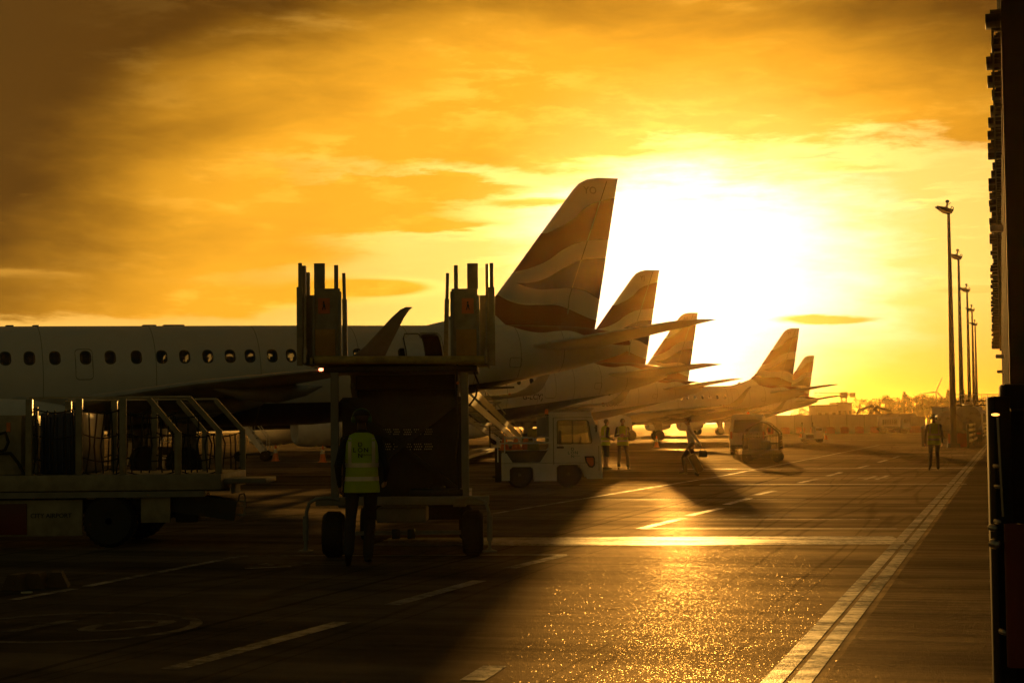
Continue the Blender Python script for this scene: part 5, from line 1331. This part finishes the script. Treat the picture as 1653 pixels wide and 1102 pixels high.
# trees
def crown_mesh(seed, conifer):
    rnd = random.Random(seed); mb = MB()
    blobs = []
    if conifer:
        for k in range(12):
            f_ = k / 11; z = .22 + f_ * .76; r_ = .30 * (1 - f_) ** .8 + .02
            for j in range(6): a_ = rnd.uniform(0, 6.28); blobs.append((math.cos(a_) * r_ * .7, math.sin(a_) * r_ * .7, z + rnd.uniform(-.02, .02), r_ * .38 + .015))
    else:
        for k in range(34):
            a_ = rnd.uniform(0, 6.28); z = rnd.uniform(.28, .92); r_ = .42 * math.sin(math.pi * min(1, (z - .12) / .95)) * rnd.uniform(.2, 1.05)
            blobs.append((math.cos(a_) * r_, math.sin(a_) * r_, z, rnd.uniform(.06, .12)))
    for bx, by, bz, br in blobs:
        for k in range(46 if not conifer else 26):
            d = Vector((rnd.gauss(0, 1), rnd.gauss(0, 1), rnd.gauss(0, .8))).normalized() * br * rnd.uniform(.4, 1.15)
            c_ = Vector((bx, by, bz)) + d; u = Vector((rnd.gauss(0, 1), rnd.gauss(0, 1), rnd.gauss(0, 1))).normalized() * rnd.uniform(.010, .022); v = u.orthogonal().normalized() * u.length * .7
            mb.add([c_ - u, c_ - v, c_ + u, c_ + v], [(0, 1, 2, 3)])
    return mb.mesh('crown', LEAF, norm=False)
def trunk_mesh(seed, conifer):
    rnd = random.Random(seed); mb = MB(); mb.tube([(0, 0, 0), (.01, 0, .3), (-.01, .01, .6), (0, 0, .9)], [.028, .022, .014, .005], 8)
    for k in range(9):
        z = .25 + k * .065; a_ = rnd.uniform(0, 6.28); L = (.30 if not conifer else .18 * (1 - k / 11)) * rnd.uniform(.7, 1)
        mb.tube([(0, 0, z), (math.cos(a_) * L * .5, math.sin(a_) * L * .5, z + L * .35), (math.cos(a_) * L, math.sin(a_) * L, z + L * .8)], [.012, .008, .003], 5)
    return mb.mesh('trunk', BARK)
CM = [(crown_mesh(s, c), trunk_mesh(s, c), c) for s, c in ((1, 0), (2, 0), (3, 0), (4, 1), (5, 1))]
rnd = random.Random(11)
tops = [(1290, 655, 0), (1306, 652, 1), (1352, 645, 0), (1366, 645, 2), (1389, 641, 1), (1402, 643, 2), (1418, 639, 0), (1431, 636, 1), (1441, 640, 2), (1450, 646, 0), (1460, 633, 3), (1469, 637, 1), (1479, 634, 2), (1490, 637, 0), (1500, 636, 1), (1510, 639, 2), (1519, 638, 0), (1530, 630, 3), (1539, 640, 1), (1553, 631, 4), (1560, 640, 2), (1572, 640, 0), (1586, 638, 1), (1600, 637, 2)]
for i, (px, py, kk) in enumerate(tops):
    for row in ((0, 1) if i % 2 else (0,)):
        Y = 430 + row * 60 + rnd.uniform(-15, 15); p_ = P(px + (6 if row else 0) + rnd.uniform(-2, 2), py + (5 if row else 0), Y); cm, tm, con = CM[(kk + row) % 3 if kk < 3 or row else kk]
        t = empty('conifer' if con else 'broadleaf_tree', (p_.x, Y, 0), rnd.uniform(0, 6.28), (ORD[i] + ' tree from the left in the line beyond the apron, a pointed conifer' if con else ORD[i] + (' tree from the left in the front line beyond the apron' if not row else ' tree from the left, standing behind the front tree line')), 'tree', 'trees beyond the apron')
        child('crown', cm, t); child('trunk', tm, t); h = p_.z; wd = h * rnd.uniform(.85, 1.25); t.scale = (wd, wd, h)

# ---------------------------------------------------------------- light masts
def mast(tp, Y, label):
    top_ = P(tp[0], tp[1] + 6, Y); H_ = top_.z; t = empty('light_mast', (top_.x + .02 * H_ * 0, Y, 0), 0, label, 'light mast', 'floodlight masts in a row')
    mb = MB(); mb.cyl((0, 0, 0), (0, 0, H_), .21, .085, 16); mb.cyl((0, 0, 0), (0, 0, .25), .4, .34, 16)
    for k in range(18): mb.cyl((0, 0, H_ * k / 18), (0, 0, H_ * k / 18 + .05), .225 - .13 * k / 18, n=12)
    mb.build('pole', DARK, t)
    mb = MB(); mb.loft([[Vector((x, y, H_ + z)) for y, z in ((-.28, -.05), (.28, -.05), (.28, .10), (-.28, .10))] for x in (-.15, .2)]); mb.build('head_frame', DARK, t)
    for k, x in enumerate((-.42, -.14)):
        m_ = MB(); y0 = -.2 + .4 * k
        m_.loft([[Vector((-.72, y0 - .08, H_ + .26)), Vector((-.72, y0 + .08, H_ + .26)), Vector((-.72, y0 + .08, H_ + .30)), Vector((-.72, y0 - .08, H_ + .30))],
                 [Vector((-.24, y0 - .22, H_ - .06)), Vector((-.24, y0 + .22, H_ - .06)), Vector((-.24, y0 + .22, H_ + .20)), Vector((-.24, y0 - .22, H_ + .20))],
                 [Vector((.12, y0 - .22, H_ - .16)), Vector((.12, y0 + .22, H_ - .16)), Vector((.12, y0 + .22, H_ + .06)), Vector((.12, y0 - .22, H_ + .06))]])
        m_.build('floodlight', DARKP, t)
    mb = MB(); mb.tube([(-.1, 0, H_ + .1), (-.05, 0, H_ + .55)], .05, 6); mb.ball((-.05, 0, H_ + .58), (.12, .1, .10), 6); mb.tube([(.1, 0, H_ + .1), (.22, 0, H_ + .28), (.30, 0, H_ + .22), (.26, 0, H_ - .02)], .03, 6); mb.tube([(-.3, 0, H_ + .2), (.15, 0, H_ + .5)], .02, 6)
    mb.build('camera_bracket', DARK, t)
for (tp, Y, w_) in (((1531, 335), 98, 'nearest and tallest-looking'), ((1547, 410), 127, 'second'), ((1561, 463), 159, 'third'), ((1569, 495), 187, 'fourth'), ((1574, 518), 214, 'farthest')):
    mast(tp, Y, w_ + ' floodlight mast in the receding row beside the pier')
# tanker trucks at the foot of the masts
def tanker(px, py, rz, label, h):
    g_ = G(px, py); t = empty('tanker_truck', (g_.x, g_.y, 0), rz, label, 'truck', 'tank trucks below the masts')
    mb = MB(); mb.lathe((0, .1, 1.65 * h), (0, 1, 0), [(0, .05), (.02, .75), (.12, .95), (5.2, .95), (5.3, .75), (5.32, .05)], 28); mb.build('tank', mat('tank_paint', (.35, .33, .28), .3, .3), t)
    mb = MB(); mb.box((0, 2.7, 2.62 * h + .1), (.7, 4.8, .1)); mb.tube([(-.35, .3, 2.75 * h), (-.35, .3, 2.75 * h + .3), (.35, .3, 2.75 * h + .3), (.35, .3, 2.75 * h)], .025, 6); mb.build('walkway', STEEL, t)
    mb = MB(); mb.b2((-.95, -.1, .45), (.95, .1, .95), .03); mb.b2((-.5, .1, .5), (.5, 6.8, .75)); mb.build('chassis', DARK, t)
    mb = MB(); mb.box((0, 6.3, 1.6), (2.0, 1.5, 1.9), bev=.1); mb.build('cab', WHITE, t)
    mb = MB(); mb.box((0, -.03, 1.1 * h), (.9, .06, .8), bev=.02); mb.build('rear_locker', GREYP, t)
    for s in (-1, 1):
        m_ = MB(); m_.box((s * .75, -.12, .7), (.28, .04, .12)); m_.build('tail_light', RED, t)
        for y in (1.1, 2.1, 6.3): vwheel(t, (s * .82, y, .42), .42, .28, (1, 0, 0))
tanker(1531, 717, R(-14), 'tank truck at the foot of the nearest mast, right of the walking person', .78)
tanker(1562, 716, R(-16), 'taller tank truck beside the slatted rail, right of the other tank truck', 1.0)
tanker(1578, 706, R(-16), 'tank truck partly hidden behind the slatted rail and gantry', .9)
# red barrier and slatted rail
for k, px in enumerate((1539, 1552)):
    g_ = G(px, 721); mb = MB(); mb.prism([(-.22, 0), (.22, 0), (.22, .14), (.10, .34), (.08, .80), (-.08, .80), (-.10, .34), (-.22, .14)], -.30, .30, 'x'); o = mb.build('barrier', RED); o.location = (g_.x, g_.y, 0)
    tag(o, ('red barrier at the end of the slatted rail, left of its twin', 'red barrier touching the end post of the slatted rail')[k], 'barrier', 'red barriers by the slatted rail')
g0 = G(1563, 722); t = empty('guard_rail', (g0.x, g0.y, 0), 0, 'slatted guard rail running towards the pier below the gantry', 'railing')
g1 = G(1596, 705); dv = g1 - g0; dv.z = 0; n_ = 7
for k in range(n_): q = dv * (k / (n_ - 1)); m_ = MB(); m_.box((q.x, q.y, .68), (.12, .12, 1.36), bev=.01); m_.build('post', DARK, t)
mb = MB()
for z in (.35, .68, 1.0, 1.3): MB().bar(Vector((0, 0, z)), dv + Vector((0, 0, z)), .06, .14).build('rail', STEEL, t)
g0 = G(1492, 720); t = empty('bollard', (g0.x, g0.y, 0), 0, 'dark bollard with a capped top just left of the walking person', 'bollard')
mb = MB(); mb.cyl((0, 0, 0), (0, 0, 1.1), .17, n=16); mb.build('post', DARK, t); mb = MB(); mb.lathe((0, 0, 1.1), (0, 0, 1), [(0, .19), (.08, .19), (.16, .1), (.18, .01)], 16); mb.build('cap', REFL, t)
# overhead gantry
Y = 120; p0, p1 = P(1540, 646, Y), P(1612, 646, Y); t = empty('gantry', (p0.x, Y, 0), 0, 'overhead pipe gantry with railing joining the pier behind the tank trucks', 'gantry')
L = p1.x - p0.x; zb, zt2 = P(1560, 655, Y).z, P(1560, 648, Y).z
mb = MB(); mb.b2((0, 0, zb), (L, 1.2, zb + .12)); mb.b2((0, 0, zt2), (L, .1, zt2 + .1)); n_ = 10
for k in range(n_): mb.bar((L * k / n_, .05, zb + .1), (L * (k + 1) / n_, .05, zt2 + .02), .05, .05)
mb.build('truss', DARK, t)
mb = MB(); mb.tube([(0, .0, zt2 + .5), (L, .0, zt2 + .5)], .025, 6)
for k in range(9): mb.tube([(L * k / 8, 0, zt2), (L * k / 8, 0, zt2 + .5)], .02, 6)
mb.build('handrail', STEEL, t)
for x in (.2, L * .5, L - .3): m_ = MB(); m_.box((x, .6, zb / 2), (.25, .25, zb)); m_.build('leg', DARK, t)

# ---------------------------------------------------------------- pier building on the right
def pier_pt(Y, off=0.0): return Vector((.2918 * Y - .07, Y, 0)) + PN * off
B0, B1 = 17.7, 101.0
o0 = pier_pt(B0); t = empty('pier_building', (o0.x, o0.y, 0), -math.atan2(PIER.x, PIER.y), 'dark clad pier building with louvre brackets, filling the right edge', 'building')
LN = (pier_pt(B1) - o0).length                                 # local +y runs along the pier, +x into it
mb = MB(); mb.b2((.30, 0, 0), (9, LN, 9.5)); mb.build('wall', CLAD, t)
mb = MB(); y = 0
k = 0
while y < LN:
    mb.box((.24, y + .1, 4.6), (.16, .22, 9.2)); y += 4.2
mb.build('pilaster', DARKM, t)
mb = MB(); 
for y in range(2, int(LN), 3): mb.b2((.27, y, .3), (.296, y + .06, 9.0)); mb.b2((.27, y + 1.4, .3), (.296, y + 1.44, 9.0))
mb.build('cladding_joint', STEEL, t)
rnd = random.Random(21)
y = 0.05; i = 0
while y < LN - .5:
    m_ = MB(); l = rnd.choice((.42, .5, .34, .62)) ; dpt = rnd.choice((.0, .03, -.02, .04)) * (1 + y / 60) + y * .004
    m_.b2((.04 - dpt, y, 5.84), (.24, y + l * .8, 5.93), .01); m_.b2((.09 - dpt, y + .05, 5.93), (.24 - .05, y + l * .5, 5.98)); m_.build('louvre_bracket', DARKM, t); y += rnd.choice((.95, 1.05, 1.15)); i += 1
mb = MB(); y = 0
for x in (.06, .16): mb.b2((x, -.0, 5.70), (x + .025, LN, 5.73))
y = 0
while y < LN: mb.b2((.06, y + .01, 5.735), (.24, y + .08, 5.76)); y += .35
mb.build('eave_ladder', DARKM, t)
for y, z in ((26, 3.2), (40, 3.2), (9, 4.6)):
    m_ = MB(); m_.box((.1, y, z), (.28, .16, .10), bev=.02); m_.build('wall_lamp', STEEL, t)
# dark steel gate and equipment frame right beside the camera
a = At(1600, 1400); Y = a.Y
gx = P(1601, 640, 3.4); t = empty('steel_gate', (gx.x, 3.4, 0), 0, 'dark steel gate frame close by at the lower right edge', 'gate')
zt3 = P(1601, 640, 3.4).z
mb = MB(); mb.box((.012, 0, zt3 / 2), (.034, .06, zt3), bev=.004); mb.build('post', DARKM, t)
mb = MB(); mb.box((.62, 0, zt3), (1.2, .05, .05), bev=.006); mb.box((.62, .0, zt3 - .35), (1.2, .035, .04), bev=.006); mb.box((.62, 0, .55), (1.2, .05, .05), bev=.006); mb.box((.62, 0, .15), (1.2, .05, .05), bev=.006); mb.build('rail', DARKM, t)
mb = MB(); mb.b2((.035, .012, .18), (1.2, .022, zt3 - .03)); mb.build('sheet_panel', CLAD, t)
mb = MB(); 
for x in (.09, .2, .35): mb.tube([(x, -.03, .16), (x, -.03, zt3 - .05)], .010, 6)
mb.build('bar', DARKM, t)
for px, py, r_ in ((1608, 878, .010), (1604, 852, .007), (1612, 842, .005), (1612, 785, .004), (1610, 752, .004), (1621, 1020, .006)):
    q = P(px, py, 3.34) - Vector((gx.x, 3.4, 0)); m_ = MB(); m_.lathe(q, (0, -1, .0), [(-.02, r_), (.005, r_), (.012, r_ * .6), (.014, .001)], 14); m_.build('bolt', STEEL, t)
q = P(1607, 669, 3.30) - Vector((gx.x, 3.4, 0)); m_ = MB(); m_.ball(q, (.008, .008, .003), 8); lm = m_.build('lamp', LAMP, t); m_ = MB(); m_.tube([q + Vector((.004, 0, -.005)), q + Vector((.010, 0, -.2))], .0025, 6); m_.build('lamp_stalk', STEEL, t)
m_ = MB(); q = P(1640, 960, 3.32) - Vector((gx.x, 3.4, 0)); m_.cyl(q + Vector((0, 0, .14)), q - Vector((0, 0, .14)), .02, n=16); m_.build('cylinder', mat('dull_red', (.12, .012, .008), .6), t)

# ---------------------------------------------------------------- small things on the ground, left
a = At(72, 950); 
for k, px in enumerate((30, 60, 92)):
    mb = MB(); mb.prism([(-.12, 0), (.12, 0), (.05, .15), (-.05, .15)], -.14, .14); mb.cyl((0, -.15, .07), (0, -.14, .07), .03)
    o = mb.build('wheel_chock', mat('dull_chock', (.10, .06, .02), .7)); g_ = G(px, 950 - 2 * k); o.location = (g_.x, g_.y, 0); o.rotation_euler = (0, 0, R(10 * k - 10))
    tag(o, ('leftmost of the three dull wheel chocks below the netted truck', 'middle one of the three dull wheel chocks below the netted truck', 'rightmost of the three dull wheel chocks below the netted truck')[k], 'wheel chock', 'wheel chocks on the apron')
mb = MB(); g_ = G(60, 952); mb.tube([Vector((.05 * math.cos(k * .5), .05 * math.sin(k * .5), .012)) for k in range(13)], .008, 6); o = mb.build('rope_ring', REFL); o.location = (g_.x, g_.y - .35, 0); tag(o, 'small pale rope ring lying in front of the middle wheel chock', 'rope')

# ---------------------------------------------------------------- scattering volume added to imitate golden lens glare around the sun
mb = MB(); mb.b2((-3100, -70, -1), (3100, 3100, 29.5)); hz = mb.build('glare_volume', WHITE); hz.data.materials.clear()
m = bpy.data.materials.new('golden_glare'); m.use_nodes = True; nt = m.node_tree; nt.nodes.remove(nt.nodes['Principled BSDF'])
pv = nt.nodes.new('ShaderNodeVolumePrincipled'); pv.inputs['Color'].default_value = (1, .70, .25, 1); pv.inputs['Density'].default_value = .00007; pv.inputs['Anisotropy'].default_value = .895
nt.links.new(pv.outputs[0], nt.nodes['Material Output'].inputs['Volume']); hz.data.materials.append(m); tag(hz, kind='stuff')
